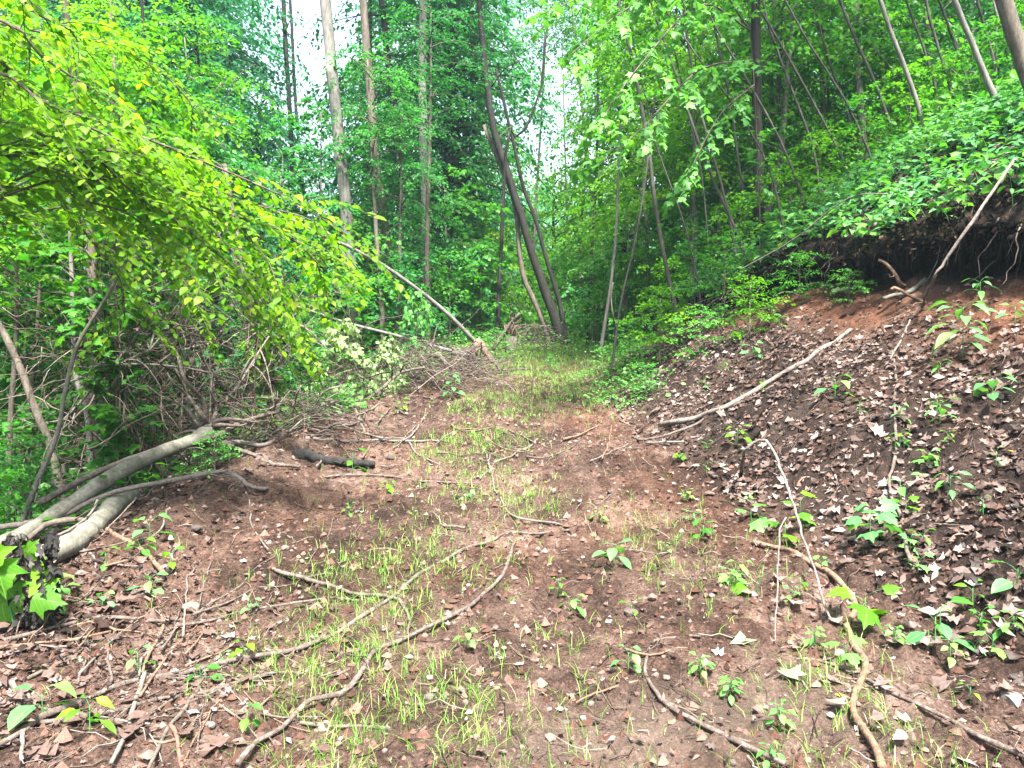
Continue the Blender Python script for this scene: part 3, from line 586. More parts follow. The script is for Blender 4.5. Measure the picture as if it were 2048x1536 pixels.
TT([(505, 800), (495, 700), (490, 600), (470, 520)], 13, 7, "second slimmer stem just left of the sapling beside the vine tangle", Y=9.2, bark='brown', extend=1.0, limbs=4, name='sapling')
TT([(60, 850), (58, 650), (66, 450), (60, 250)], 13, 9, "shaded thin dark trunk among green leaves behind the slanting trunk", Y=11, bark='dark', extend=4, limbs=3, crownkind='round', cmat='mid', cscale=.6)
TT([(320, 520), (318, 400), (300, 250), (290, 100)], 12, 7, "dark slender trunk behind the arching lime branches", Y=12, bark='dark', extend=4, limbs=3, crownkind='round', cmat='bright', cscale=.7, cfrac=.4)
TT([(230, 600), (225, 420), (235, 250), (225, 80)], 15, 8, "leafy lime-green tree rising behind the arching branches at upper left", Y=9.5, bark='brown', extend=2, limbs=3, crownkind='maple', cmat='bright', cscale=.75, cfrac=.45)
# the leaning saplings on the right
SG = "slender saplings leaning downhill on the right bank"
RS = [([(1356, 640), (1338, 560), (1322, 480), (1308, 390), (1298, 300), (1280, 200), (1262, 110), (1240, 20)], 15, 9, 11.5, "nearest slender sapling at the track side, curved, its foot in bright green leaves"),
      ([(1240, 612), (1262, 520), (1280, 430), (1292, 350), (1300, 290)], 7, 5, 11.5, "thin dead pole propped against the curved sapling at the track side"),
      ([(1518, 450), (1516, 330), (1514, 200), (1512, 90), (1510, 0)], 26, 22, 12.5, "stoutest straight dark trunk standing upright among the leaning saplings"),
      ([(1478, 475), (1430, 370), (1385, 250), (1345, 130), (1300, 0)], 10, 7, 11.8, "grey sapling leaning far over just below the stout dark trunk"),
      ([(1466, 470), (1440, 360), (1405, 240), (1380, 110), (1365, 0)], 9, 6, 12.2, "steeper slim sapling rooted beside the far-leaning grey one"),
      ([(1495, 440), (1478, 330), (1460, 200), (1430, 60), (1420, -20)], 9, 6, 12.9, "dark thin stem just in front of the stout trunk's lower side"),
      ([(1560, 420), (1535, 330), (1480, 230), (1400, 120), (1330, 20)], 7, 4, 10.8, "wiry stem crossing low over other saplings in a long arc"),
      ([(1600, 380), (1560, 280), (1500, 170), (1440, 70), (1400, -10)], 8, 5, 11.5, "slim sapling rooted just uphill of the stout dark trunk"),
      ([(1640, 380), (1625, 290), (1580, 170), (1540, 60), (1520, -20)], 9, 6, 12.5, "straight slim sapling second uphill of the stout dark trunk"),
      ([(1690, 330), (1640, 230), (1580, 120), (1520, 20)], 9, 6, 12.0, "sapling leaning parallel to its neighbours halfway along the bank"),
      ([(1720, 340), (1700, 240), (1660, 130), (1630, 20)], 9, 6, 13.0, "steeper sapling halfway along the bank behind leaning neighbours"),
      ([(1740, 310), (1690, 200), (1620, 90), (1570, 0)], 8, 5, 11.3, "thin sapling bent under its own leaves above the broad-leaved herbs"),
      ([(1790, 290), (1760, 190), (1715, 90), (1680, 0)], 11, 8, 12.2, "medium grey sapling with a kink a metre above ground"),
      ([(1850, 260), (1815, 150), (1780, 60), (1757, -10)], 15, 11, 10.6, "thicker smooth sapling rooted above the middle of the overhang"),
      ([(1890, 270), (1865, 150), (1830, 50), (1805, -20)], 8, 6, 11.8, "skinny stem tight behind the thicker smooth sapling"),
      ([(1915, 240), (1890, 140), (1860, 40), (1848, -20)], 10, 8, 11.2, "sapling next uphill of the thicker smooth one"),
      ([(1950, 230), (1930, 150), (1900, 60), (1870, -20)], 9, 7, 12.0, "slim shaded stem between two pale-barked saplings near the upper corner"),
      ([(2012, 262), (1975, 160), (1945, 90), (1905, -10)], 19, 14, 9.2, "speckled pale-barked sapling leaning over the hollow bank"),
      ([(2000, 190), (1985, 110), (1965, 40), (1950, -20)], 9, 7, 11.5, "dark slim stem behind the speckled pale sapling"),
      ([(2030, 170), (2010, 90), (1992, 20), (1985, -20)], 9, 7, 11.0, "thin stem squeezed between the speckled sapling and the corner trunk"),
      ([(2085, 230), (2050, 130), (2025, 60), (2000, -30)], 42, 36, 8.2, "thick reddish-brown trunk cut off by the upper right corner"),
      ([(1395, 560), (1375, 470), (1345, 380), (1312, 290), (1290, 190)], 6, 4, 12.3, "whip-thin stem between the track-side sapling and the leaning grey one"),
      ([(1420, 540), (1412, 430), (1400, 330), (1380, 240)], 6, 4, 13.0, "faint upright stem seen through leaves past the track-side sapling"),
      ([(1570, 300), (1560, 200), (1555, 90), (1560, -10)], 8, 6, 14.5, "upright slim stem farther back just uphill of the stout trunk"),
      ([(1660, 290), (1655, 170), (1645, 60), (1640, -10)], 8, 6, 15.0, "upright stem at the back, midway between stout trunk and corner")]
for i, (pts, w0, w1, Y, lab) in enumerate(RS):
    stout = w0 > 20
    TT(pts, w0 * (.75 if w0 < 24 else .95), w1 * (.75 if w0 < 24 else .95), lab, SG, Y=Y, bark='dark' if w0 == 26 else ('brown' if w0 > 30 else ('grey' if i in (13, 17) else 'sapling')), name='broadleaf_tree' if stout else 'sapling', extend=0.15 if i == 1 else 3.0,
       limbs=0 if i == 1 else 5, crownkind=None if i in (1,) else ('thin' if not stout else 'round'), cmat=['bright', 'mid', 'bright', 'deep'][i % 4], cscale=[.55, .7, .62][i % 3] if not stout else .7, cfrac=.55 if not stout else .75)
TT([(1180, 560), (1190, 400), (1195, 250), (1197, 60)], 8, 5, "faint thin trunk straight above the grassy crest", Y=19, bark='dark', extend=3, limbs=5, name='sapling', crownkind='thin', cmat='mid', cscale=.7, cfrac=.5)

# ---------------------------------------------------------------- logs, branches, sticks
def branch(name, label, cat, mat, pts, w0, w1, lift=.5, twigs=0, group=None, rough=.12, k=7, wig=.013, tw_len=.35, parts=None):
    """pts: (px,py) lies on the ground, (px,py,Y) hangs at that depth; widths in photo pixels"""
    q = [G(*p) if len(p) == 2 else P(*p) for p in pts]; q = np.array(q)
    d0 = np.linalg.norm(q[0] - CAM); d1 = np.linalg.norm(q[-1] - CAM); r0, r1 = w0 * .40 / FPX * d0, w1 * .40 / FPX * d1
    path = catmull(q, .05); n = len(path); rad = np.linspace(r0, r1, n) * (1 + .28 * np.clip(vnoise(np.arange(n) * .45, np.zeros(n) + r0 * 900, 1), -.25, .5))
    path[:, :] += np.cumsum(rng.normal(0, wig * .35, path.shape), 0) * np.sin(np.linspace(0, math.pi, n))[:, None]
    g = hzs(path[:, 0], path[:, 1], path[:, 2]); on = np.interp(np.linspace(0, 1, n), np.linspace(0, 1, len(pts)), [1.0 if len(p) == 2 else 0 for p in pts])
    # a stiff stick bridges the dips: rest on a smoothed ground line
    ks = 9; gs = np.array([g[max(0, i - ks):i + ks + 1].mean() for i in range(n)])
    z_on = np.maximum(gs, g - rad * .3) + rad * lift
    path[:, 2] = np.where(on > .5, z_on * on + path[:, 2] * (1 - on), np.maximum(path[:, 2] * (1 - on) + z_on * on, g + rad * .2))
    for _ in range(2): path[1:-1, 2] = (path[:-2, 2] + 2 * path[1:-1, 2] + path[2:, 2]) / 4
    base = path[0].copy(); mb = MB(); tube(mb, path - base, rad, k, rough)
    for _ in range(twigs):
        i = int(n * rng.uniform(.15, .95)); t = norm(path[min(n - 1, i + 1)] - path[max(0, i - 1)]); s = rng.choice([-1, 1])
        d = norm(t * rng.uniform(.3, 1) + norm(np.cross(t, [0, 0, 1])) * s * rng.uniform(.3, 1) + np.array([0, 0, rng.uniform(-.1, .5)])); L = tw_len * rng.uniform(.4, 1.2)
        bp = path[i] + d * np.linspace(0, L, 7)[:, None]; bp[1:] += np.cumsum(rng.normal(0, .015, (6, 3)), 0); bp[:, 2] = np.maximum(bp[:, 2], hz(bp[:, 0], bp[:, 1]) + .003)
        tube(mb, bp - base, [max(.0025, rad[i] * .35), .0012], 4)
    o = link(name, mb.mesh(name, M[mat]), None, base); tag(o, label, cat, group); return o
BR = [
 ('fallen_log', "long smooth pale grey log sloping up to a torn root end", 'log', 'pole', [(-60, 1125, 5.15), (20, 1080, 5.35), (90, 1040, 5.6), (170, 990, 5.9), (250, 942, 6.3), (330, 905, 6.7), (425, 868, 7.1)], 34, 28, .5, 0),
 ('fallen_log', "thick short olive-grey log lying lowest, under the other logs", 'log', 'pole', [(60, 1170), (100, 1138), (160, 1085), (215, 1040), (262, 1002)], 46, 42, .9, 0),
 ('fallen_log', "stub of pale log poking out beyond the crossing branches", 'log', 'pole', [(330, 958), (370, 938), (405, 922)], 30, 26, .8, 0),
 ('fallen_branch', "brown branch running along the top of the pale grey log", 'branch', 'stick', [(80, 1005, 6.2), (170, 960, 6.4), (250, 928, 6.6), (335, 902, 6.8), (420, 888, 7.0), (490, 850, 7.3), (562, 822, 7.7)], 17, 9, .5, 3),
 ('fallen_branch', "arching grey branch in front of the pale log, drooping at its tip", 'branch', 'stickgrey', [(-20, 1058, 5.4), (60, 1045, 5.6), (130, 1028, 5.7), (200, 995, 5.9), (270, 972, 6.0), (350, 960, 6.2), (440, 943, 6.4), (490, 965, 6.3), (535, 988)], 13, 10, .8, 3),
 ('fallen_branch', "dark hooked branch bending down onto the thick olive-grey log", 'branch', 'brown', [(-20, 1130, 5.2), (40, 1095, 5.3), (90, 1048, 5.4), (130, 1038, 5.45), (165, 1038, 5.5), (178, 1050, 5.5), (183, 1072, 5.5)], 10, 13, .5, 1),
 ('fallen_branch', "grey branch curving from the hooked one up towards the logs", 'branch', 'stickgrey', [(95, 1080, 5.3), (150, 1055, 5.4), (180, 1025, 5.5), (195, 1000, 5.6)], 6, 5, .5, 0),
 ('fallen_branch', "long thin level branch reaching from the torn roots across to the track", 'branch', 'stickgrey', [(425, 890, 7.2), (480, 884, 7.4), (530, 892, 7.6), (590, 886, 7.8), (680, 884), (780, 884), (880, 888)], 13, 5, .8, 2),
 ('fallen_branch', "brown branch slanting down behind the arching grey one", 'branch', 'stick', [(430, 878, 7.3), (480, 900, 7.3), (540, 922), (600, 948)], 12, 7, .8, 1),
 ('charred_log', "black charred log lying at the edge of the brush", 'log', 'char', [(590, 905), (630, 918), (680, 928), (750, 938)], 30, 16, .25, 2),
 ('stick', "tan forked stick lying down from the olive-grey log", 'stick', 'tan', [(205, 1065), (245, 1082), (285, 1115), (310, 1140), (330, 1160)], 12, 10, .7, 1),
 ('stick', "thin pale stick arching over the olive-grey log onto the litter", 'stick', 'stickgrey', [(145, 1083, 5.1), (160, 1095, 5.0), (185, 1130, 4.9), (207, 1180)], 5, 4, .6, 1),
 ('stick', "wiry straight stem crossing diagonally over both logs", 'stick', 'dry2', [(108, 1188), (160, 1130, 5.0), (200, 1070, 5.2), (250, 1015, 5.5), (290, 985)], 4, 3, .6, 1),
 ('stick', "pale forked twig hanging from the branch onto bare soil", 'stick', 'stickgrey', [(325, 975, 6.0), (330, 1000), (325, 1040), (305, 1080)], 5, 4, .7, 1),
 ('stick', "crooked twig dropping from the arching grey branch to the soil", 'stick', 'stickgrey', [(492, 985, 6.0), (500, 1010), (515, 1070), (537, 1112)], 4, 3, .7, 1),
 ('stick', "short pale bent stick beside the small green seedling", 'stick', 'pole', [(360, 1090), (343, 1110), (341, 1140)], 7, 5, .8, 0),
 ('fallen_branch', "brown branch lying level below the black dead stalk", 'branch', 'stick', [(-30, 1292), (60, 1275), (130, 1258), (220, 1243), (300, 1243), (350, 1248)], 10, 8, .8, 2),
 ('stick', "tan stick just below the level brown branch at left edge", 'stick', 'tan', [(-30, 1300), (35, 1303), (80, 1288), (150, 1280), (222, 1276)], 10, 6, .8, 1),
 ('stick', "brown stick pointing up out of the leaf litter", 'stick', 'brown', [(55, 1360), (100, 1338), (160, 1308)], 9, 7, .9, 0),
 ('stick', "grey crooked stick curving down at the left edge's bottom", 'stick', 'stickgrey', [(22, 1365), (40, 1400), (50, 1440), (52, 1490), (44, 1545)], 11, 8, .8, 1),
 ('stick', "pale thin crooked stick between bottom left seedlings", 'stick', 'stickgrey', [(48, 1370), (70, 1410), (100, 1430), (180, 1435), (300, 1450)], 7, 5, .8, 1),
 ('fallen_branch', "very long smooth brown branch sweeping across the lower left litter", 'branch', 'stick', [(-40, 1520), (40, 1475), (90, 1445), (170, 1402), (250, 1370), (350, 1345), (450, 1333), (540, 1322), (600, 1308), (680, 1270), (740, 1230), (800, 1180), (870, 1125), (930, 1092), (1000, 1072), (1030, 1068), (1080, 1078), (1140, 1066)], 14, 7, .9, 5),
 ('fallen_branch', "second long thin branch running just below the longest sweeping one", 'branch', 'stick', [(40, 1452), (130, 1447), (210, 1440), (330, 1405), (450, 1375), (560, 1345), (700, 1340)], 9, 6, .9, 3),
 ('stick', "straight dark thin stick between the two long sweeping branches", 'stick', 'brown', [(330, 1430), (420, 1395), (500, 1370), (590, 1355), (690, 1338)], 6, 4, .9, 1),
 ('stick', "lichen-spotted whitish stick pointing down to the bottom edge", 'stick', 'pole', [(290, 1350), (272, 1400), (258, 1445), (240, 1490), (222, 1545)], 11, 9, .9, 1),
 ('stick', "pale curved stick looping above the lichen-spotted one", 'stick', 'tan', [(290, 1196), (315, 1212), (325, 1250), (322, 1285), (300, 1320), (285, 1355)], 7, 6, .9, 0),
 ('stick', "grey stick parallel to the looping pale one", 'stick', 'stickgrey', [(335, 1280), (305, 1300), (285, 1330), (278, 1360)], 6, 5, .9, 0),
 ('stick', "dark stick running steeply down through the litter to bottom edge", 'stick', 'brown', [(440, 1310), (405, 1355), (370, 1410), (340, 1450), (320, 1490), (295, 1545)], 10, 8, .9, 2),
 ('stick', "reddish stick near the bottom beside mossy soil", 'stick', 'red', [(340, 1452), (355, 1490), (365, 1545)], 9, 9, .9, 0),
 ('stick', "slim grey stick upright-lying among litter above the long branch", 'stick', 'stickgrey', [(378, 1300), (376, 1330), (382, 1355)], 6, 6, .9, 0),
 ('stick', "thin brown stick crossing bare soil above the white leaf", 'stick', 'stick', [(350, 1265), (450, 1240), (520, 1222), (620, 1210), (740, 1200)], 7, 5, .9, 2),
 ('fallen_branch', "knobbly brown branch lying in the grass beneath the fork", 'branch', 'brown', [(545, 1140), (600, 1158), (650, 1178), (700, 1196), (770, 1200), (800, 1203)], 11, 7, .8, 2),
 ('stick', "short hooked twig joining the two branches of the long fork", 'stick', 'brown', [(798, 1200), (812, 1218), (818, 1245), (815, 1280)], 9, 6, .9, 0),
 ('fallen_branch', "long dark branch forming the lower arm of the fork in the track", 'branch', 'stick', [(1025, 1092), (1012, 1130), (985, 1180), (940, 1222), (880, 1258), (810, 1287), (748, 1305), (725, 1350), (680, 1398), (620, 1428), (560, 1468), (510, 1510), (475, 1550)], 8, 14, .9, 5),
 ('root', "pale thin root winding down the middle of the grassy strip", 'root', 'stickgrey', [(968, 900), (990, 945), (992, 975), (1010, 1010), (1030, 1042), (1075, 1052), (1110, 1048), (1140, 1056)], 4, 5, .9, 1),
 ('stick', "curved dark twig beside a small pale leaf mid-track", 'stick', 'stick', [(878, 1035), (884, 1052), (905, 1064), (930, 1072)], 4, 7, .9, 1),
 ('root', "thick dark root making a C shape then trailing to the bottom edge", 'root', 'stick', [(1400, 1277), (1350, 1276), (1310, 1284), (1294, 1310), (1290, 1345), (1302, 1378), (1340, 1418), (1400, 1455), (1470, 1490), (1570, 1540)], 7, 12, .9, 2),
 ('root', "second strand lying along the C-shaped root", 'root', 'brown', [(1300, 1372), (1330, 1400), (1372, 1428), (1420, 1472), (1500, 1500)], 5, 4, .9, 0),
 ('stick', "straight brown twig across the opening of the C-shaped root", 'stick', 'tan', [(1250, 1308), (1300, 1306), (1375, 1298)], 6, 4, .9, 0),
 ('stick', "knobbly pale twig lying on smooth mud", 'stick', 'tan', [(1152, 1415), (1185, 1405), (1215, 1390), (1280, 1364)], 4, 6, .9, 1),
 ('root', "thick tan root snaking down from the arching stem to bottom edge", 'root', 'tan', [(1505, 1088), (1560, 1100), (1610, 1125), (1655, 1158), (1690, 1185), (1698, 1215), (1690, 1250), (1700, 1290), (1722, 1335), (1712, 1375), (1700, 1420), (1715, 1460), (1745, 1500), (1765, 1550)], 13, 17, .9, 2),
 ('fallen_branch', "long straight branch pointing down the slope past the pink leaf", 'branch', 'stick', [(1590, 1320), (1680, 1335), (1780, 1380), (1860, 1425), (1950, 1480), (2060, 1545)], 6, 12, .9, 2),
 ('vine', "arched grey vine stem springing out of the bank and down", 'vine', 'stickgrey', [(1484, 935), (1487, 905, 5.9), (1505, 885, 5.85), (1528, 881, 5.75), (1548, 905, 5.6), (1575, 970, 5.3), (1600, 1040, 5.0), (1612, 1085, 4.8), (1640, 1170, 4.4), (1662, 1245)], 8, 5, .8, 1),
 ('vine', "wavy brown stem hanging straight down the littered bank", 'vine', 'stick', [(1788, 720), (1795, 800), (1796, 900), (1786, 960), (1790, 1000), (1806, 1050), (1813, 1110), (1820, 1160)], 5, 9, .9, 1),
 ('fallen_branch', "long smooth pale branch lying aslant across the leafy bank", 'branch', 'stickgrey', [(1702, 664), (1620, 720), (1540, 770), (1460, 822), (1400, 845), (1352, 856), (1320, 866)], 9, 13, 1.2, 1),
 ('fallen_branch', "thinner brown branch beside the smooth pale one on the bank", 'branch', 'stick', [(1560, 768), (1480, 810), (1400, 850), (1300, 880), (1265, 875)], 5, 6, 1.2, 2),
 ('fallen_branch', "thin stick just below the pale bank branch, pointing to the track", 'branch', 'stickgrey', [(1420, 860), (1350, 888), (1290, 895)], 6, 5, 1.2, 1),
 ('dead_sapling', "long pale bent stem leaning from the bank top across the hollow", 'stem', 'stickgrey', [(2030, 318, 6.9), (1960, 420, 6.7), (1880, 530, 6.8), (1862, 560, 6.9), (1840, 610), (1800, 680), (1780, 740)], 7, 4, .8, 2),
 ('dead_sapling', "long thin straw-coloured stem arching low over the herbs above the bank", 'stem', 'stickgrey', [(1480, 540, 9.6), (1590, 480, 9.0), (1700, 400, 8.4), (1775, 388, 8.0)], 3, 3, .8, 0),
 ('root', "tan knotted root curling out below the hollow", 'root', 'tan', [(1757, 520, 8.3), (1775, 525, 8.25), (1790, 545, 8.2), (1800, 560, 8.15), (1808, 575)], 7, 9, .9, 1),
 ('root', "second tan root bent like an elbow below the hollow", 'root', 'tan', [(1782, 580, 8.0), (1788, 572, 8.0), (1800, 583, 7.95), (1830, 600), (1850, 612)], 8, 7, .9, 1),
 ('root', "smooth crooked grey root lying in the mouth of the hollow", 'root', 'pole', [(1664, 588, 9.3), (1668, 581, 9.3), (1700, 581, 9.2), (1722, 560, 9.4), (1745, 535, 9.7)], 9, 8, .9, 0),
 ('fallen_branch', "thick broken pale branch end below the elbow-bent root", 'branch', 'pole', [(1850, 565), (1820, 590), (1790, 612), (1766, 632)], 12, 9, 1.2, 0),
 ('stick', "thin stick standing on raw earth at the hollow's far side", 'stick', 'stickgrey', [(1938, 565), (1965, 545, 7.4), (1995, 517, 7.5)], 3, 3, .8, 0),
 ('twig', "short twig lying on the bare track edge near the bank", 'stick', 'stick', [(1363, 1020), (1385, 1026), (1402, 1032)], 4, 3, 1, 0),
 ('vine', "thin drooping vine beside the hanging broad leaves", 'vine', 'stickgrey', [(1572, 1035, 4.9), (1560, 1060, 4.8), (1558, 1120, 4.5), (1552, 1190, 4.2), (1550, 1290)], 4, 3, .8, 0),
 ('stick', "brown twig trailing behind the five-leaved seedling", 'stick', 'stick', [(1245, 1100), (1280, 1104), (1310, 1112), (1360, 1110)], 4, 3, 1, 0),
 ('stick', "dark stick half buried near the bottom centre-left edge", 'stick', 'brown', [(600, 1448), (650, 1452), (720, 1452), (780, 1458)], 9, 7, .6, 0),
 ('fallen_branch', "long thin twiggy branch lying across the middle of the track", 'branch', 'stickgrey', [(880, 940), (830, 905), (800, 880), (720, 860), (640, 830)], 4, 6, .9, 4),
 ('fallen_branch', "arched thin branch circling the grass patch mid-track", 'branch', 'stick', [(870, 895), (900, 870), (960, 860), (1020, 865), (1060, 880), (1070, 890)], 4, 4, 1, 3),
 ('fallen_branch', "fan of thin dead twigs mid-track near the small dark hole", 'branch', 'stickgrey', [(1075, 880), (1040, 900), (1010, 915), (985, 925), (960, 960)], 5, 4, 1, 8),
 ('stick', "brown twig lying level below the charred log", 'stick', 'stick', [(650, 957), (700, 955), (760, 952), (850, 965), (960, 974)], 7, 4, 1, 1),
 ('fallen_branch', "twiggy dead stem pointing at the crest from the grass", 'branch', 'stick', [(985, 740), (1010, 745), (1058, 740)], 5, 4, 1, 2),
 ('dead_sapling', "small bent dead stem standing at the crest of the track", 'stem', 'brown', [(1172, 742), (1170, 715, 14.6), (1176, 695, 14.6), (1188, 682, 14.6)], 5, 3, 1, 2),
 ('vine', "hanging dead vine with dangling tips beside the propped pole", 'vine', 'brown', [(1238, 700), (1228, 650, 11.8), (1222, 600, 11.8), (1226, 565, 11.8)], 6, 3, 1, 9),
]
M['dry2'] = M['stick']
for b in BR:
    nm, lab, cat, mat, pts, w0, w1, lf, tw = b
    branch(nm, lab, cat, mat, pts, w0, w1, lf, tw, rough=.5 if nm == 'charred_log' else .10 if 'log' in nm else .28, k=12 if 'log' in nm else 7)

for i in range(70):
    if i < 48: px, py = rng.uniform(-10, 620), rng.uniform(1130, 1530); lab = "thin crooked dead stick lying among the lower left litter"; L = rng.uniform(60, 240); gp = "thin sticks in the lower left litter"
    else: px, py = rng.uniform(560, 1250), rng.uniform(800, 1000); lab = "thin dead twig lying on the upper part of the track"; L = rng.uniform(40, 120); gp = "thin twigs on the upper track"
    a = rng.normal(-.35, .5) if i % 4 else rng.uniform(-1.6, -.8); c_, s_ = math.cos(a), math.sin(a) * .75
    p3 = [(px + c_ * L * t, py + s_ * L * t + rng.normal(0, L * .04)) for t in (0, .3, .65, 1)]
    if max(p[1] for p in p3) > 1560 or min(p[1] for p in p3) < 790: continue
    mi_ = int(rng.integers(4)); hue_ = ['brown', 'pale grey', 'dark', 'tan'][mi_]; ln_ = 'short' if L < 110 else 'long' if L > 180 else 'mid-length'; st_ = 'steep' if abs(a) > .8 else 'level'
    lab = f"{ln_} {hue_} {st_} stick " + ((("near the left edge" if px < 150 else "left of the grass" if px < 380 else "at the grass edge") + (" above the long sweeping branch" if py < 1300 else " beside or below the long sweeping branch")) if i < 48 else ("left of the upper grass strip" if px < 900 else "right of the upper grass strip"))
    branch('stick', lab, 'stick', ['stick', 'stickgrey', 'brown', 'tan'][mi_], p3, rng.uniform(3, 8), 2.5, rng.uniform(.8, 2.2), int(rng.integers(0, 3)), gp, rough=.3, k=6, tw_len=.12)

# torn root end on top of the pale log
root = empty("upturned_root", G(425, 895), "torn upturned root end of the pale grey log, roots fanning out", "root")
b0 = np.array(root.location); mb = MB(); q = [P(392, 886, 7.1), P(412, 872, 7.15), P(424, 855, 7.2), P(420, 848, 7.2)]
tube(mb, catmull(np.array(q) - b0, .04), [.085, .095, .07, .04], 12, .25); link("burl", mb.mesh("burl", M['pole']), root)
for pts in ([(416, 850), (400, 825), (375, 790), (345, 765), (335, 745)], [(408, 858), (390, 840), (370, 815), (330, 795)], [(424, 850), (432, 815), (418, 775)], [(428, 852), (450, 850), (480, 852), (495, 846)], [(420, 848), (455, 838), (520, 845)], [(400, 868), (380, 862), (350, 870)], [(412, 850), (405, 800), (370, 760), (350, 700), (320, 690)]):
    mb = MB(); q = np.array([P(a, b, 7.2 + rng.normal(0, .08)) for a, b in pts]) - b0; tube(mb, catmull(q, .05), [.028, .006], 6, .2); link("root", mb.mesh("root", M['stick']), root)

# ---------------------------------------------------------------- fallen poles, splintered stumps and brush piles at the far edge
def pole(name, label, cat, mat, pts, w0, w1, limbs=0, group=None):
    q = np.array([P(*p) for p in pts]); base = q[0].copy(); path = catmull(q - base, .2); mb = MB()
    r0, r1 = w0 / 2 / FPX * pts[0][2], w1 / 2 / FPX * pts[-1][2]; tube(mb, path, [r0, (r0 + r1) / 2, r1], 9, .1)
    for _ in range(limbs):
        i = int(len(path) * rng.uniform(.3, .98)); L = rng.uniform(.3, .9); d = norm(rng.normal(0, 1, 3) + [0, 0, -.2]); bp = bough_path(path[i], d, L, .3); tube(mb, bp, [.012, .003], 4)
    return tag(link(name, mb.mesh(name, M[mat]), None, base), label, cat, group)
pole('fallen_tree', "long bare felled pole leaning up out of the splintered butt across trunks", 'pole', 'grey', [(958, 692, 13.2), (900, 632, 13.0), (830, 575, 12.7), (740, 515, 12.3), (620, 458, 11.8), (520, 405, 11.4)], 9, 5, 5)
pole('fallen_tree', "lower mossy pole slanting down into the brush pile", 'pole', 'grey', [(960, 720, 12.8), (860, 690, 12.5), (780, 668, 12.2), (690, 645, 11.8), (600, 615, 11.4), (535, 600, 11.2)], 8, 5, 4)
pole('dead_sapling', "bent whitish broken limb at the end of the lower mossy pole", 'stem', 'pole', [(512, 628, 9.0), (528, 606, 9.0), (545, 602, 9.0), (540, 590, 9.0)], 8, 4, 0)
pole('dead_tree', "dark leaning dead trunk with hanging bark beyond the stump", 'trunk', 'brown', [(985, 700, 15.5), (1005, 670, 15.5), (1022, 645, 15.5), (1040, 626, 15.5)], 9, 6, 5)
pole('snag', "thick bent root snag arching out of the brush pile", 'root', 'brown', [(832, 758, 11.5), (842, 735, 11.5), (850, 718, 11.5), (862, 711, 11.5), (880, 712, 11.45), (892, 730, 11.4)], 14, 7, 3)
pole('fallen_branch', "grey branch arching low at the foot of the brush pile", 'branch', 'brown', [(733, 812, 10.0), (740, 795, 10.0), (770, 772, 10.2), (800, 745, 10.4), (850, 735, 10.6)], 8, 5, 4)
def brushpile(px, py, Y, w, h, n, label, dn=.8):
    g = P(px, py, Y); base = np.array([g[0], g[1], nearest_ground(g)]); root = empty("brush_pile", base, label, "brush pile")
    big = MB(); N = n
    for i in range(N):
        a = rng.uniform(0, math.pi); L = rng.uniform(.4, 1.5) * w * .6; c = np.array([rng.normal(0, w * .3), rng.normal(0, dn * .35), 0])
        hh = h * math.exp(-(c[0] / (w * .5)) ** 2) * rng.uniform(.05, 1); d = norm(np.array([math.cos(a), math.sin(a) * .7, rng.normal(0, .35)]))
        p = c + d * np.linspace(-.5, .5, 8)[:, None] * L; p += np.cumsum(rng.normal(0, .025, p.shape), 0); p[:, 2] += hh
        gz = hz(p[:, 0] + base[0], p[:, 1] + base[1]) - base[2]; p[:, 2] = np.maximum(p[:, 2] + gz * .7, gz + .01); r = rng.uniform(.003, .010)
        if i < 26:
            mb = MB(); tube(mb, p, [r * 1.5, r * .5], 6, .15); link("stick", mb.mesh("stick", M[['stick', 'stickgrey', 'brown'][i % 3]]), root)
        else: tube(big, p, [r * .6, r * .2], 4, tint=rng.random())
    o = link("twigs", big.mesh("twigs", M['dry']), root); o["kind"] = 'stuff'
    return root
brushpile(860, 760, 11.3, 1.6, .6, 300, "large tangled brush pile around the bent snag")
brushpile(930, 735, 12.7, 1.1, .5, 220, "brush pile heaped round the splintered butt of the felled pole")
brushpile(1060, 705, 16, 1.4, .55, 150, "small far brush pile beside the broken stump at the crest")
brushpile(560, 880, 8.2, 1.5, .45, 150, "low heap of dark twigs above the charred log")
brushpile(1440, 560, 11.5, 1.2, .5, 110, "dark twiggy debris caught at the low end of the cut bank")
def stump(px, py, Y, label, h=.55, r=.13, mat='tan'):
    g = P(px, py, Y); base = np.array([g[0], g[1], nearest_ground(g)]); root = empty("stump", base, label, "stump")
    mb = MB(); tube(mb, np.array([[0, 0, -.1], [0, 0, .1], [.01, 0, h * .5]]), [r * 1.3, r, r * .9], 12, .2); link("trunk", mb.mesh("stump_body", M['brown']), root)
    for i in range(9):
        a = i * .7; mb = MB(); L = h * rng.uniform(.2, .7); p0 = np.array([math.cos(a) * r * .6, math.sin(a) * r * .6, h * .45])
        tube(mb, np.array([p0, p0 + [rng.normal(0, .03), 0, L * .6], p0 + [rng.normal(0, .07), rng.normal(0, .05), L]]), [r * .25, r * .16, .004], 4); link("splinter", mb.mesh("splinter", M[mat]), root)
stump(1022, 698, 15.6, "upright splintered stump beside the far brush pile", .7, .12)
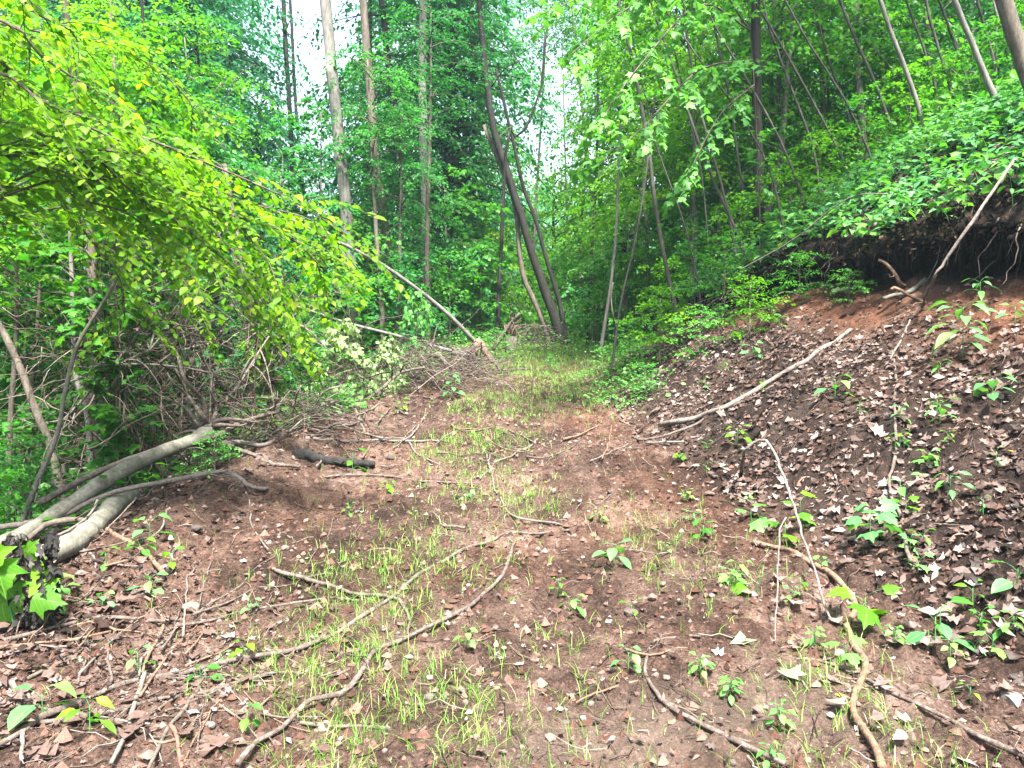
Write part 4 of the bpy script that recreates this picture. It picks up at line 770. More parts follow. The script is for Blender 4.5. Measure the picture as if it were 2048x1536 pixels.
# splintered butt of the felled pole, like a tent of torn roots
g = P(960, 700, 13.1); base = np.array([g[0], g[1], nearest_ground(g)]); root = empty("splintered_butt", base, "tan torn butt where the felled pole snapped, splayed like a tent", "stump")
for a, b_, w in (((958, 685), (930, 712), .07), ((958, 685), (935, 735), .05), ((960, 686), (985, 725), .055), ((962, 688), (1003, 745), .03), ((955, 688), (905, 722), .04), ((958, 684), (948, 740), .04)):
    mb = MB(); q0 = P(*a, 13.1) - base; q1 = P(*b_, 13.1 + rng.normal(0, .2)) - base; q1[2] = max(q1[2], nearest_ground(q1 + base) - base[2] - .03)
    tube(mb, catmull([q0, (q0 + q1) / 2 + rng.normal(0, .03, 3), q1], .06), [w * 1.2, w * .9, w * .7], 7, .5); link("root", mb.mesh("root", M['tan' if w > .045 else 'brown']), root)

# ---------------------------------------------------------------- dead vine tangle on the left
def tangle(px, py, Y, w, h, n, label, curl=.09, nleaf=500):
    c = P(px, py, Y); base = np.array([c[0], c[1], nearest_ground(c)]); c = c - base; root = empty("dead_vine_tangle", base, label, "dead vines")
    tw = MB(); lf = MB(); LP = []
    for i in range(n):
        p0 = c + rng.normal(0, 1, 3) * [w * .42, .5, h * .42]; d = norm(rng.normal(0, 1, 3) * [1, .6, .9]); m = 14; st = rng.uniform(.03, .09)
        dirs = np.cumsum(rng.normal(0, curl * 2.6, (m, 3)), 0) + d; p = p0 + np.cumsum(norm(dirs) * st, 0); p[:, 2] -= np.linspace(0, .12, m); p[:, 2] = np.maximum(p[:, 2], hz(p[:, 0] + base[0], p[:, 1] + base[1]) - base[2])
        r = rng.uniform(.002, .006)
        if i < 24:
            mb = MB(); q = catmull(p0 + np.cumsum(norm(dirs) * st * 2.2, 0), .06); tube(mb, q, [r * 1.7, r * .8], 5); link("vine", mb.mesh("vine", M['stick' if i % 2 else 'dry']), root)
        else: tube(tw, p, [r, r * .4], 3, tint=rng.random())
        LP.append(p[rng.integers(0, m, max(1, nleaf // n))])
    LP = np.vstack(LP); nl = len(LP); leaves(lf, tmpl_dead(0, 5), LP, rng.normal(0, 1, (nl, 3)) - [0, 0, 1], rng.normal(0, 1, (nl, 3)), rng.uniform(.03, .07, nl), rng.random(nl) * .5)
    o = link("twigs", tw.mesh("twigs", M['dry']), root); o["kind"] = 'stuff'; o = link("dry_leaves", lf.mesh("dry_leaves", M['litter']), root); o["kind"] = 'stuff'
tangle(400, 740, 8.6, 1.9, 1.5, 620, "mass of dead brown vines hanging in front of the dark thicket")
tangle(250, 660, 8.3, 1.1, 1.4, 260, "dry curled vines draped round the forked brown trunk")
tangle(330, 850, 8.0, 1.2, .8, 240, "low grey twig tangle above the torn root end")
tangle(700, 770, 10.5, .9, .8, 200, "dry stems tangled under the wilted maple shrub", nleaf=250)
for pts, lab in (([(140, 800, 7.6), (200, 745, 7.6), (300, 700, 7.6), (330, 665, 7.7), (400, 672, 7.8)], "long pale arching bare branch in front of the vine tangle"),
                 ([(110, 860, 7.5), (200, 760, 7.5), (260, 690, 7.6), (310, 610, 7.7), (330, 560, 7.8)], "bare grey branch rising steeply past the forked trunk"),
                 ([(180, 735, 7.6), (260, 728, 7.6), (370, 735, 7.7), (480, 760, 7.8)], "thin level bare branch across the vine tangle"),
                 ([(385, 820, 8), (460, 790, 8.2), (520, 700, 8.5), (550, 655, 8.7)], "bare whip rising to the right of the tangle")):
    pole('dead_branch', lab, 'branch', 'stickgrey', pts, 6, 3, 6)

# ---------------------------------------------------------------- lime-green arching tree, close on the left
leafmesh = {}
def lm(tm_name, tm, mat):
    k = (tm_name, mat)
    if k not in leafmesh:
        L = []
        for t in (.15, .4, .6, .85):
            v_ = tm[0].copy(); v_[:, 2] += (t - .3) * .5 * np.abs(v_[:, 0]) + .05 * np.sin(v_[:, 1] * 9 + t * 9) * np.sign(v_[:, 0]) * np.abs(v_[:, 0]) ** .5 - (t * .25) * v_[:, 1] ** 2; v_[:, 0] *= .85 + .3 * t
            mb = MB(); mb.add(v_, tm[1], t); L.append(mb.mesh("leaf_" + mat, M[mat + "_one"]))
        leafmesh[k] = L
    return leafmesh[k]
def leafy(root, base, branches, mat, size, spacing=.11, twl=(.25, .6), lstep=.042, cap=300, tmn='ovate', tm=None, droop=.5, bark='brown', bw=.014, extra=1, flat=False):
    tm = tm or ova; allp, allf, allu = [], [], []
    for bi, q in enumerate(branches):
        path = catmull(np.array(q) - base, .08); mb = MB(); tube(mb, path, [bw, bw * .35], 6, .1)
        L = np.concatenate([[0], np.cumsum(np.linalg.norm(np.diff(path, axis=0), axis=1))]); s = .25 * L[-1] * rng.random()
        while s < L[-1]:
            i = min(len(path) - 2, int(np.searchsorted(L, s))); t = norm(path[i + 1] - path[max(0, i - 1)])
            for _ in range(extra):
                sd_ = rng.choice([-1, 1]); d = norm(t * rng.uniform(.3, 1) + norm(np.cross(t, [0, 0, 1])) * sd_ * rng.uniform(.3, 1.1) + np.array([0, 0, rng.normal(-.02, .2) if flat else rng.uniform(-.7, .5)]))
                l = rng.uniform(*twl); n = 7; tp = path[i] + d * np.linspace(0, l, n)[:, None]; tp[:, 2] -= .35 * l * np.linspace(0, 1, n) ** 2
                tube(mb, tp, [.0035, .0012], 3)
                m = max(3, int(l / lstep)); ss = np.linspace(.15, 1, m); pp = np.stack([np.interp(ss, np.linspace(0, 1, n), tp[:, c]) for c in range(3)], 1)
                pr = norm(np.cross(d, [0, 0, 1]))[None] * np.where(np.arange(m) % 2, 1, -1)[:, None]
                allp.append(pp); allf.append(d[None] * .6 + pr * rng.uniform(.5, 1, (m, 1)) + np.array([0, 0, -1]) * rng.uniform(.1, 1, (m, 1)) * droop * 1.6); allu.append(np.array([0, 0, 1.]) + rng.normal(0, .35, (m, 3)))
            s += spacing * rng.uniform(.6, 1.4)
        link("branch", mb.mesh("branch", M[bark]), root)
    p, f, u = np.vstack(allp), np.vstack(allf), np.vstack(allu); N = len(p); sz = size * rng.uniform(.45, 1.25, N)
    W = p + base; rel = W - CAM; inview = (rel[:, 1] > .5) & (np.abs(rel[:, 0] / rel[:, 1]) < .67) & (rel[:, 2] / rel[:, 1] < .49)
    sc = np.where(inview, sz / np.linalg.norm(rel, axis=1), 0); order = np.argsort(-sc); big = order[:cap]; rest = order[cap:]
    ms = lm(tmn, tm, mat)
    for i in big: link("leaf", ms[rng.integers(4)], root, matrix=frame(p[i], f[i], u[i], sz[i]))
    if len(rest):
        mb = MB(); leaves(mb, tm, p[rest], f[rest], u[rest], sz[rest], np.clip(rng.normal(.5, .22, len(rest)), 0, 1)); o = link("foliage", mb.mesh("foliage", M[mat]), root); o["kind"] = 'stuff'
base = np.array([-4.6, 4.4, 0.0]); base[2] = nearest_ground(base); root = empty("arching_tree", base, "lime-green small tree arching in from the left edge over the logs", "tree")
mb = MB(); tube(mb, catmull([np.zeros(3), np.array([.1, 0, 1.5]), np.array([.3, .05, 3.0]), np.array([.7, .1, 4.6])], .15), [.07, .05, .02], 10, .1); link("trunk", mb.mesh("trunk", M['brown']), root)
T0 = base + np.array([.3, .05, 3.0]); T1 = base + np.array([.6, .1, 4.2]); T2 = base + np.array([.15, 0, 2.0])
leafy(root, base, [
    [T0, P(-60, 150, 4.5), P(100, 210, 4.6), P(300, 280, 4.8), P(470, 350, 5.1), P(600, 410, 5.3), P(690, 470, 5.5)],
    [T1, P(0, 40, 4.5), P(80, 110, 4.6), P(200, 190, 4.8), P(300, 260, 5)],
    [T1, P(-20, -60, 4.4), P(60, 20, 4.5), P(140, 60, 4.8), P(170, 110, 4.8)],
    [T0, P(-60, 240, 4.7), P(150, 300, 4.9), P(300, 360, 5.1), P(420, 420, 5.3), P(560, 460, 5.5), P(650, 540, 5.7)],
    [T0, P(100, 290, 4.9), P(260, 380, 5.1), P(360, 450, 5.3), P(430, 530, 5.4), P(450, 570, 5.5)],
    [T0, P(200, 300, 5), P(380, 380, 5.3), P(480, 450, 5.5), P(560, 560, 5.6), P(600, 600, 5.7)],
    [T2, P(-20, 300, 4.8), P(90, 330, 4.9), P(180, 360, 5), P(260, 350, 5.1), P(330, 330, 5.2)],
    [T2, P(40, 380, 5), P(160, 400, 5.1), P(260, 430, 5.2), P(340, 500, 5.3)],
    [T2, P(100, 330, 5), P(300, 400, 5.3), P(400, 480, 5.4), P(500, 560, 5.5)],
    [T1, P(-80, 60, 4.6), P(60, 180, 4.9), P(180, 260, 5), P(250, 310, 5.1)],
    [T2, P(60, 360, 5.8), P(200, 420, 6.2), P(330, 520, 6.4), P(400, 620, 6.5)],
    [T2, P(80, 420, 5.8), P(180, 480, 6.2), P(240, 560, 6.4), P(250, 640, 6.5)],
    [T1, P(150, 240, 6), P(330, 320, 6.4), P(480, 400, 6.8), P(620, 440, 7), P(700, 520, 7)],
    [T1, P(200, 300, 6), P(380, 420, 6.4), P(480, 520, 6.8), P(560, 620, 7)],
    [T1, P(60, 60, 5.6), P(220, 90, 6.2), P(330, 150, 6.4), P(400, 230, 6.6)],
], 'lime', .072, .058, (.25, .75), .036, 300, extra=1, droop=.28, flat=True)
def plant_leafy(name, label, cat, base, branches, mat, size, **kw):
    root = empty(name, base, label, cat); leafy(root, base, branches, mat, size, **kw); return root
b = np.array(P(230, 600, 7.6)); b[2] = nearest_ground(b)
plant_leafy("broadleaf_shrub", "leafy shrub with darker leaves under the arching lime branches", "shrub", b, [[b, P(240, 700, 7.6), P(230, 560, 7.5), P(240, 450, 7.4), P(300, 400, 7.3)], [b, P(220, 650, 7.6), P(120, 520, 7.6), P(60, 440, 7.5)], [b, P(270, 620, 7.7), P(360, 520, 7.6), P(420, 500, 7.5)], [b, P(200, 560, 7.6), P(140, 480, 7.5), P(200, 400, 7.5)]], 'mid', .105, spacing=.1, cap=120, tmn='lobed', tm=lob, twl=(.3, .7))
b = np.array(P(560, 800, 9.0)); b[2] = nearest_ground(b)
plant_leafy("sapling", "yellow-green sapling with layered leaves at the edge of the tangle", "sapling", b, [[b, P(540, 700, 9), P(520, 600, 8.9), P(540, 520, 8.8), P(600, 500, 8.6)], [b, P(540, 650, 9), P(600, 600, 8.8), P(660, 590, 8.6), P(700, 570, 8.5)], [b, P(520, 620, 9), P(580, 560, 8.8), P(640, 520, 8.6)], [b, P(530, 700, 9), P(590, 660, 8.9), P(650, 640, 8.8)], [b, P(520, 700, 9), P(470, 620, 8.9), P(440, 560, 8.8)], [b, P(535, 740, 9), P(500, 690, 8.9), P(560, 640, 8.8)]], 'lime', .085, spacing=.09, cap=100, twl=(.2, .55))
b = np.array([P(1530, 300, 11)[0], 11.0, 0]); b[2] = nearest_ground(b)
plant_leafy("sapling", "sapling reaching pale leafy branches out over the track from above", "sapling", b, [[P(1500, 60, 10.8), P(1400, -60, 9.8), P(1250, 20, 8.6), P(1140, 110, 8.2)], [P(1500, 60, 10.8), P(1400, 10, 9.8), P(1280, 130, 8.8), P(1190, 260, 8.5)], [P(1498, 0, 10.8), P(1380, -60, 9.6), P(1230, -30, 8.7), P(1080, 30, 8.3)], [P(1505, 120, 10.8), P(1400, 140, 9.8), P(1290, 250, 9.2), P(1200, 330, 9)], [b, P(1510, 200, 10.9), P(1500, 60, 10.8), P(1490, -60, 10.7)], [P(1508, 170, 10.8), P(1440, 230, 10.2), P(1370, 360, 9.9)]], 'lite', .11, spacing=.13, cap=120, tmn='lobed', tm=lob, twl=(.2, .6))

# named shrubs
for px, py, Y, kind, mat, s, zs, lab in [
    (690, 765, 10.2, 'wilt', 'pale', .8, .9, "wilted maple shrub with drooping whitish leaves by the brush pile"),
    (620, 780, 9.6, 'shrub', 'lite', .7, .9, "pale green low shrub below the wilted maple"),
    (775, 745, 10.6, 'wilt', 'pale', .45, 1, "smaller wilted shrub just behind, tips brushing the leaning trunk"),
    (835, 660, 12.2, 'wilt', 'lite', .5, 1.6, "tall drooping olive-leaved bush under the felled pole"),
    (1320, 640, 11.0, 'shrub', 'bright', .8, .9, "bright yellow-green bush at the foot of the track-side sapling"),
    (1260, 690, 12.5, 'shrub', 'lite', .7, .7, "pale green bush where the track meets the bank at the crest"),
    (1400, 640, 10.0, 'shrub', 'lite', .55, .7, "light green bush at the low end of the bank"),
    (1500, 600, 9.6, 'shrub', 'bright', .55, .9, "yellow-green bush hanging beside the hollow's dark mouth"),
    (1600, 500, 9.6, 'shrub', 'mid', .5, .8, "green bush draped over the middle of the hollow's lip"),
    (1700, 440, 8.9, 'shrub', 'lite', .35, .7, "fresh green bush hanging over the lip above the grey root"),
    (1450, 520, 11.0, 'shrub', 'mid', .8, .9, "green bush crowning the low end of the cut bank"),
    (1290, 760, 9.8, 'shrub', 'lite', .35, .8, "small fresh green bush at the bank's foot"),
    (60, 960, 6.5, 'shrub', 'mid', .55, 1, "fern-like green bush behind the whitish leaning stem"),
    (30, 870, 8.0, 'shrub', 'mid', 1.0, 1, "leafy green bush low at the far left below the slanting trunk"),
    (280, 830, 9.3, 'shrub', 'mid', 1.1, 1, "green bush glimpsed behind the low grey twig tangle"),
    (430, 960, 6.9, 'shrub', 'lite', .3, .8, "tiny pale green bush under the arching grey branch"),
    (640, 830, 9.0, 'shrub', 'lite', .4, .7, "small pale bush at the soil edge left of the brush pile"),
    (990, 705, 14.5, 'shrub', 'lite', .5, .7, "yellowish bush beside the far splintered butt"),
    (1100, 740, 13.2, 'shrub', 'lite', .2, .8, "tiny bright seedling bush in the grass at the crest")]:
    place_tree(px, py, Y, kind, mat, s, lab, None, name='leafy_shrub', zs=zs, cat='shrub')
GD = "low bushes filling the shady slope beyond the brush"
for px, Y, s, m_ in [(-150, 9, 1.3, 'mid'), (150, 9.5, 1.4, 'mid'), (420, 11, 1.4, 'deep'), (560, 12, 1.3, 'deep'), (700, 13, 1.4, 'mid'), (800, 14.5, 1.4, 'deep'), (900, 16.5, 1.3, 'mid'), (960, 19, 1.6, 'mid'), (1060, 22, 1.8, 'bright'), (1150, 21, 1.6, 'mid'),
                     (1210, 19, 1.4, 'deep'), (640, 16, 1.6, 'deep'), (500, 15, 1.8, 'mid'), (300, 14, 1.8, 'mid'), (60, 13, 1.8, 'mid'), (-200, 13, 1.8, 'mid'), (860, 20, 2, 'deep'), (1000, 26, 2.4, 'mid'), (1250, 16.5, 1.3, 'mid'), (1100, 25, 2.2, 'mid'), (-60, 7.4, .8, 'mid'), (200, 11.5, 1.4, 'mid')]:
    place_tree(px, 700, Y, 'shrub', m_, s, which(px, 700, Y, m_, "low bush on the shady slope"), GD, name='forest_bush', cat='shrub')
GE = "low bushes under the saplings above the cut bank"
for px, py, Y in [(1340, 560, 13.5), (1390, 500, 13), (1480, 430, 12.5), (1560, 380, 12), (1640, 340, 11.5), (1730, 300, 11.5), (1820, 260, 11), (1900, 220, 11), (1990, 190, 10.5), (2060, 150, 10.5), (1600, 300, 14), (1760, 200, 14), (1900, 120, 14)]:
    place_tree(px, py, Y, 'shrub', 'mid' if px % 20 else 'bright', .8, which(px, py, Y, 'mid' if px % 20 else 'bright', 'bush among sapling feet'), GE, name='forest_bush', cat='shrub')

SHAPE = {'ovate': 'oval-leaved', 'long': 'narrow-leaved', 'biglobe': 'lobed-leaf'}; HUE = {'herb': 'bluish-green', 'lite': 'pale green', 'mid': 'dark green', 'bright': 'yellow-green', 'lime': 'lime'}
def along(y): return 'near its upper corner' if y < 7.3 else 'above its middle' if y < 9 else 'past its middle' if y < 10.8 else 'at its low end'
# ---------------------------------------------------------------- herbs with leaves of their own
def herb(pos, label, n=8, size=.09, h=.12, tmn='ovate', tm=None, mat='herb', spread=.7, group=None, name='leafy_plant', cat='plant', lean=(0, 0), stemmat='herb'):
    tm = tm or ova; pos = np.array(pos); pos[2] -= .005; root = empty(name, pos, label, cat, group); st = MB(); top = np.array([lean[0], lean[1], h]); ms = lm(tmn, tm, mat)
    path = np.array([[0, 0, 0], [lean[0] * .3, lean[1] * .3, h * .5], top]); tube(st, catmull(path, .03), [.004, .002], 5)
    for i in range(n):
        t = 1 - .75 * (i / max(1, n - 1)) ** 1.2 if n > 1 else 1; a = i * 2.4 + rng.normal(0, .3); p0 = path[0] * (1 - t) + top * t
        d = np.array([math.cos(a), math.sin(a), .25 + .5 * t - .4]); pet = size * rng.uniform(.25, .6); p1 = p0 + norm(d) * pet + [0, 0, .02]; tube(st, np.array([p0, (p0 + p1) / 2 + [0, 0, .006], p1]), [.002, .0013], 3)
        f = norm(d) + [0, 0, rng.uniform(-.6, .05)]; link("leaf", ms[rng.integers(4)], root, matrix=frame(p1, f, np.array([0, 0, 1]) + rng.normal(0, .25, 3) + [0, -.25, 0], size * (1.15 - .4 * t) * rng.uniform(.8, 1.15)))
    link("stem", st.mesh("stem", M[stemmat]), root); return root
big_l = tmpl_lobed(.35, 1.05); long_o = tmpl_ovate(.2, .3)
for px, py, n, sz, h, tmn, tm, mat, lab in [
    (1228, 1132, 7, .085, .09, 'ovate', None, 'herb', "small plant with fresh bluish-green leaves standing alone mid-track"),
    (903, 800, 14, .10, .26, 'ovate', None, 'herb', "bushy green seedling at the brush pile's foot with pale top leaves"),
    (1925, 720, 16, .15, .32, 'long', long_o, 'herb', "largest broad-leaved plant high on the leafy bank"),
    (1985, 800, 8, .10, .12, 'ovate', None, 'herb', "low plant just downhill of the largest broad-leaved one"),
    (1740, 1085, 9, .11, .15, 'biglobe', big_l, 'herb', "lobed-leaf plant beside the wavy hanging stem"),
    (1502, 1045, 3, .10, .07, 'biglobe', big_l, 'lite', "single pale maple-like seedling below the arched vine"),
    (1475, 895, 7, .085, .12, 'ovate', None, 'bright', "yellow-green seedling at the root of the arched vine"),
    (1600, 1060, 4, .09, .16, 'biglobe', big_l, 'bright', "drooping yellow-green leaves dangling on the arched vine's midpoint"),
    (1570, 1080, 3, .09, .10, 'biglobe', big_l, 'bright', "curled yellow-green leaves near the thin drooping vine"),
    (1515, 1195, 2, .11, .08, 'ovate', None, 'bright', "pair of folded green leaves over bare soil beside drooping vine"),
    (1600, 1190, 4, .06, .08, 'ovate', None, 'bright', "small yellowing seedling beside the tan root's bend"),
    (1730, 1240, 4, .12, .10, 'biglobe', big_l, 'bright', "broad bright leaves hanging over the tan root"),
    (1690, 1330, 4, .08, .08, 'biglobe', big_l, 'lite', "rounded light green leaves beside the tan root low down"),
    (1870, 1300, 6, .09, .13, 'ovate', None, 'herb', "upright seedling with three big leaves on lower bank litter"),
    (1880, 1265, 1, .15, .10, 'ovate', None, 'mid', "one large dark green leaf above the upright seedling"),
    (1900, 1000, 9, .085, .12, 'long', long_o, 'herb', "spreading bluish plant right of the wavy hanging stem"),
    (1800, 1000, 4, .08, .10, 'ovate', None, 'herb', "two-tone plant tucked behind the wavy stem"),
    (1670, 800, 6, .10, .14, 'ovate', None, 'herb', "bluish-leaved plant in the shade mid-bank"),
    (1880, 850, 7, .075, .12, 'ovate', None, 'herb', "cluster of small leaves mid-bank below raw earth"),
    (1800, 850, 6, .06, .10, 'ovate', None, 'herb', "small bright seedling left of the mid-bank cluster"),
    (1790, 900, 4, .05, .06, 'ovate', None, 'herb', "tiny pale seedling mid-bank beside the wavy stem"),
    (1960, 600, 9, .09, .13, 'long', long_o, 'herb', "slender-leaved plant on bare earth near the hollow"),
    (2030, 650, 6, .09, .12, 'ovate', None, 'herb', "leafy plant at the right edge under the hollow"),
    (1540, 650, 9, .09, .14, 'ovate', None, 'herb', "plant with toothed leaves at the low end of raw earth"),
    (1505, 720, 6, .10, .12, 'ovate', None, 'herb', "pale seedling on litter near the smooth pale branch"),
    (300, 1085, 4, .10, .10, 'ovate', None, 'herb', "dark bluish seedling under the tan forked stick"),
    (300, 1190, 6, .07, .07, 'ovate', None, 'herb', "small seedling on litter above the long loops of sticks"),
    (120, 1200, 5, .07, .09, 'ovate', None, 'lite', "small seedling between the olive-grey log and dead stalk"),
    (205, 1215, 6, .06, .05, 'ovate', None, 'herb', "flat little seedling among the left litter"),
    (85, 1440, 4, .11, .09, 'ovate', None, 'herb', "dull green toothed seedling in the bottom left corner"),
    (180, 1470, 7, .08, .10, 'long', long_o, 'bright', "bright narrow-leaved seedling under the long sweeping branch"),
    (705, 948, 4, .09, .16, 'ovate', None, 'bright', "lone yellow-green seedling right of the charred log"),
    (445, 1335, 4, .03, .04, 'ovate', None, 'herb', "tiny two-leaved seedling between crossing branches"),
    (800, 830, 8, .07, .12, 'ovate', None, 'bright', "low leafy tuft at the soil edge left of the bushy seedling"),
    (1330, 1110, 6, .035, .05, 'ovate', None, 'lite', "tiny seedling patch right of the lone mid-track plant"),
    (1630, 1300, 12, .05, .07, 'ovate', None, 'lite', "mat of tiny seedlings by the pale crumpled leaf"),
    (1400, 1355, 12, .045, .06, 'ovate', None, 'lite', "clump of tiny seedlings above the trailing dark root"),
    (1460, 1400, 16, .045, .06, 'ovate', None, 'lite', "denser green seedling clump near smooth mud"),
    (1560, 1460, 14, .045, .07, 'ovate', None, 'lite', "seedling clump near the bottom between the two roots"),
    (1790, 1290, 9, .05, .06, 'ovate', None, 'lite', "little seedling row right of the tan root"),
    (1900, 1330, 8, .05, .08, 'ovate', None, 'lite', "small leafy stems behind the upright seedling"),
    (1540, 1530, 8, .04, .05, 'ovate', None, 'lite', "tiny seedlings at the bottom edge by the dark root's tail"),
    (2035, 1180, 5, .09, .09, 'ovate', None, 'herb', "green seedling cut by the right edge on litter")]:
    herb(G(px, py), lab, n, sz * (1.35 if sz > .06 else 1.1), h * 1.3, tmn, tm, mat)
for i in range(60):
    px, py = (rng.uniform(1350, 2040), rng.uniform(640, 1450)) if i % 3 else (rng.uniform(60, 1300), rng.uniform(900, 1500))
    if i % 3 and px < 1250 + (py - 900) * .8: continue
    herb(G(px, py), f"{HUE[['herb', 'lite', 'mid', 'bright'][i % 4]]} {SHAPE[['ovate', 'long', 'biglobe'][i % 3]]} seedling " + (("high" if py < 850 else "halfway up" if py < 1100 else "low") + " on the littered bank" if i % 3 else ("by the left litter" if px < 500 else "in the grassy middle" if px < 950 else "on bare track soil")), int(rng.integers(3, 8)), rng.uniform(.04, .09), rng.uniform(.04, .12), ['ovate', 'long', 'biglobe'][i % 3], [None, long_o, big_l][i % 3], ['herb', 'lite', 'mid', 'bright'][i % 4], group="small seedlings on bank and track")
# the bright lobed plant and black stalk at the left edge
b = G(30, 1260); root = empty("poplar_sprout", b, "glowing yellow-green lobed leaves at the left edge beside a black stalk", "plant"); mb = MB()
tube(mb, catmull([np.zeros(3), np.array([-.05, 0, .25]), np.array([-.1, 0, .55])], .05), [.008, .004], 6); link("stem", mb.mesh("stem", M['herb']), root); ms = lm('biglobe', big_l, 'bright')
for px, py, s, dx, dz in [(5, 1150, .20, .2, -.9), (25, 1185, .18, .6, -.8), (85, 1155, .18, .9, .3), (90, 1200, .17, .9, -.2), (10, 1230, .17, .3, -1), (50, 1265, .16, .5, -.8), (-10, 1110, .22, .4, .2), (60, 1100, .13, .4, .5)]:
    q = P(px, py, b[1] + rng.normal(0, .06)) - b; link("leaf", ms[rng.integers(4)], root, matrix=frame(q - norm(np.array([dx, 0, dz])) * s * .4, np.array([dx, rng.normal(0, .2), dz]), np.array([0, -1, .5]) + rng.normal(0, .2, 3), s))
b = G(72, 1260); root = empty("dead_stalk", b, "blackened dead leafy stalk standing beside the glowing leaves", "dead plant"); mb = MB()
for a in ([(0, 0, 0), (-.02, 0, .2), (-.09, 0, .5)], [(0, 0, 0), (.06, 0, .15), (.09, .02, .5)]):
    tube(mb, catmull(np.array(a) * 1.0, .04), [.012, .005], 7, .5)
link("stem", mb.mesh("stem", M['char']), root); mb = MB(); n = 190; pp = np.stack([rng.choice([-.07, .0, .07], n) + rng.normal(0, .025, n), rng.normal(0, .03, n), rng.uniform(0, .52, n)], 1)
pp[:, 0] = np.where(pp[:, 0] > 0, .05 + .06 * pp[:, 2], -.02 - .14 * pp[:, 2]) + rng.normal(0, .02, n)
leaves(mb, tmpl_dead(1, 3), pp, rng.normal(0, .5, (n, 3)) - [0, 0, 1], rng.normal(0, 1, (n, 3)), rng.uniform(.05, .10, n), rng.random(n) * .3, rng.uniform(.25, .6, n)); o = link("dead_leaves", mb.mesh("dead_leaves", M['char']), root); o["kind"] = 'stuff'

# herbs hanging over the lip of the bank: copies, each with its leaves
HL = "leafy herbs overhanging the lip of the cut bank"
cnt = 0
for y in np.arange(5.9, 14, .12):
    x = float(XC(y)) + rng.uniform(-.12, .3); z = float(hz(x, y, True)) - (.12 if cnt % 2 else 0); cnt += 1
    if (x / y) > .72: continue
    herb((x, y, z + .01), f"{HUE[['herb', 'mid', 'lite', 'herb'][cnt % 4]]} {SHAPE[['ovate', 'long', 'biglobe'][cnt % 3]]} herb on the hollow's lip, {along(y)}", int(rng.integers(6, 11)), rng.uniform(.10, .17), rng.uniform(.15, .42), ['ovate', 'long', 'biglobe'][cnt % 3], [None, long_o, big_l][cnt % 3], ['herb', 'mid', 'lite', 'herb'][cnt % 4], group=HL, lean=(rng.uniform(-.4, -.1), rng.uniform(-.2, .0)))
HM = "broad-leaved herbs growing above the cut bank"
for i in range(80):
    y = rng.uniform(6.2, 12.5); x = float(XC(y)) + rng.uniform(.3, 2.6)
    if x / y > .72: continue
    herb((x, y, float(hz(x, y, True))), f"{HUE[['herb', 'mid', 'herb'][i % 3]]} {SHAPE[['ovate', 'long', 'biglobe'][i % 3]]} herb on the slope above the hollow, {along(y)}", int(rng.integers(6, 11)), rng.uniform(.11, .18), rng.uniform(.2, .5), ['ovate', 'long', 'biglobe'][i % 3], [None, long_o, big_l][i % 3], ['herb', 'mid', 'herb'][i % 3], group=HM, lean=(rng.uniform(-.2, 0), 0))

# ---------------------------------------------------------------- loose ground cover
def world_pts(n, xr, yr, keep):
    x = rng.uniform(*xr, n); y = yr[0] + (yr[1] - yr[0]) * rng.random(n) ** 1.35; k = keep(x, y) > rng.random(n); return x[k], y[k]
def slope_normal(x, y, e=.06):
    gx = (hz(x + e, y) - hz(x - e, y)) / (2 * e); gy = (hz(x, y + e) - hz(x, y - e)) / (2 * e); c = np.abs(gx) > 3; gx = np.where(c, .6, gx); return norm(np.stack([-gx, -gy, np.ones_like(gx)], 1))
c1 = G(150, 1380); c2 = G(300, 1300); c3 = G(150, 1170)
def litter_density(x, y):
    d = x - XF(y); xc = XC(y); r = sst(d, -.15, .35) * (x < xc - .25) * (.45 + .55 * sst(fbm(x * 1.6, y * 1.6, 3, 5), -.35, .1))
    raw = np.exp(-((x - (xc - .35)) / .35) ** 2); r = r * (1 - .8 * raw)
    lf = .9 * np.exp(-(((x - c1[0]) / .8) ** 2 + ((y - c1[1]) / .7) ** 2)) + .7 * np.exp(-(((x - c3[0]) / .9) ** 2 + ((y - c3[1]) / .6) ** 2)) + .5 * np.exp(-(((x - c2[0]) / .7) ** 2 + ((y - c2[1]) / .5) ** 2))
    tr = (.10 + .25 * np.clip(fbm(x * 2.2, y * 2.2, 3, 4), 0, 1)) * (d <= 0) + .16 * sst(d, -1.2, 0) * (d <= 0)
    up = (x >= xc + .1) * np.where(x < xc + 1.2, .85, .35); left = (x < XL(y) + .3) * .45
    return np.clip(np.maximum.reduce([r, lf, tr, up * np.ones_like(x), left * np.ones_like(x)]), 0, 1)
mb = MB(); temps = [tmpl_dead(k, 70 + i) for i, k in enumerate((1, 1, 0, 0, 0, 1, 0, 0))]
x, y = world_pts(150000, (-6, 8), (2.0, 17), litter_density); n = len(x); z = hz(x, y); nrm = slope_normal(x, y)
sz = (.026 + .075 * rng.random(n) ** 1.7) * np.where((x < XF(y)) & (x > XL(y) + 1.0), .5, 1.0); which = rng.integers(0, len(temps), n); tnt = np.clip(rng.beta(1.5, 2.3, n) + .45 * fbm(x * 1.5, y * 1.5, 3, 1), 0, 1)
for k, tm in enumerate(temps):
    s = which == k; m = s.sum(); fw = rng.normal(0, 1, (m, 3)); fw[:, 2] *= .3; up = nrm[s] + rng.normal(0, .36, (m, 3))
    fw = fw - nrm[s] * (fw * nrm[s]).sum(1, keepdims=True) * .8
    leaves(mb, tm, np.stack([x[s], y[s], z[s] + .004 + rng.random(m) ** 1.5 * .03], 1), fw, up, sz[s], tnt[s], rng.uniform(.6, 1.1, m))
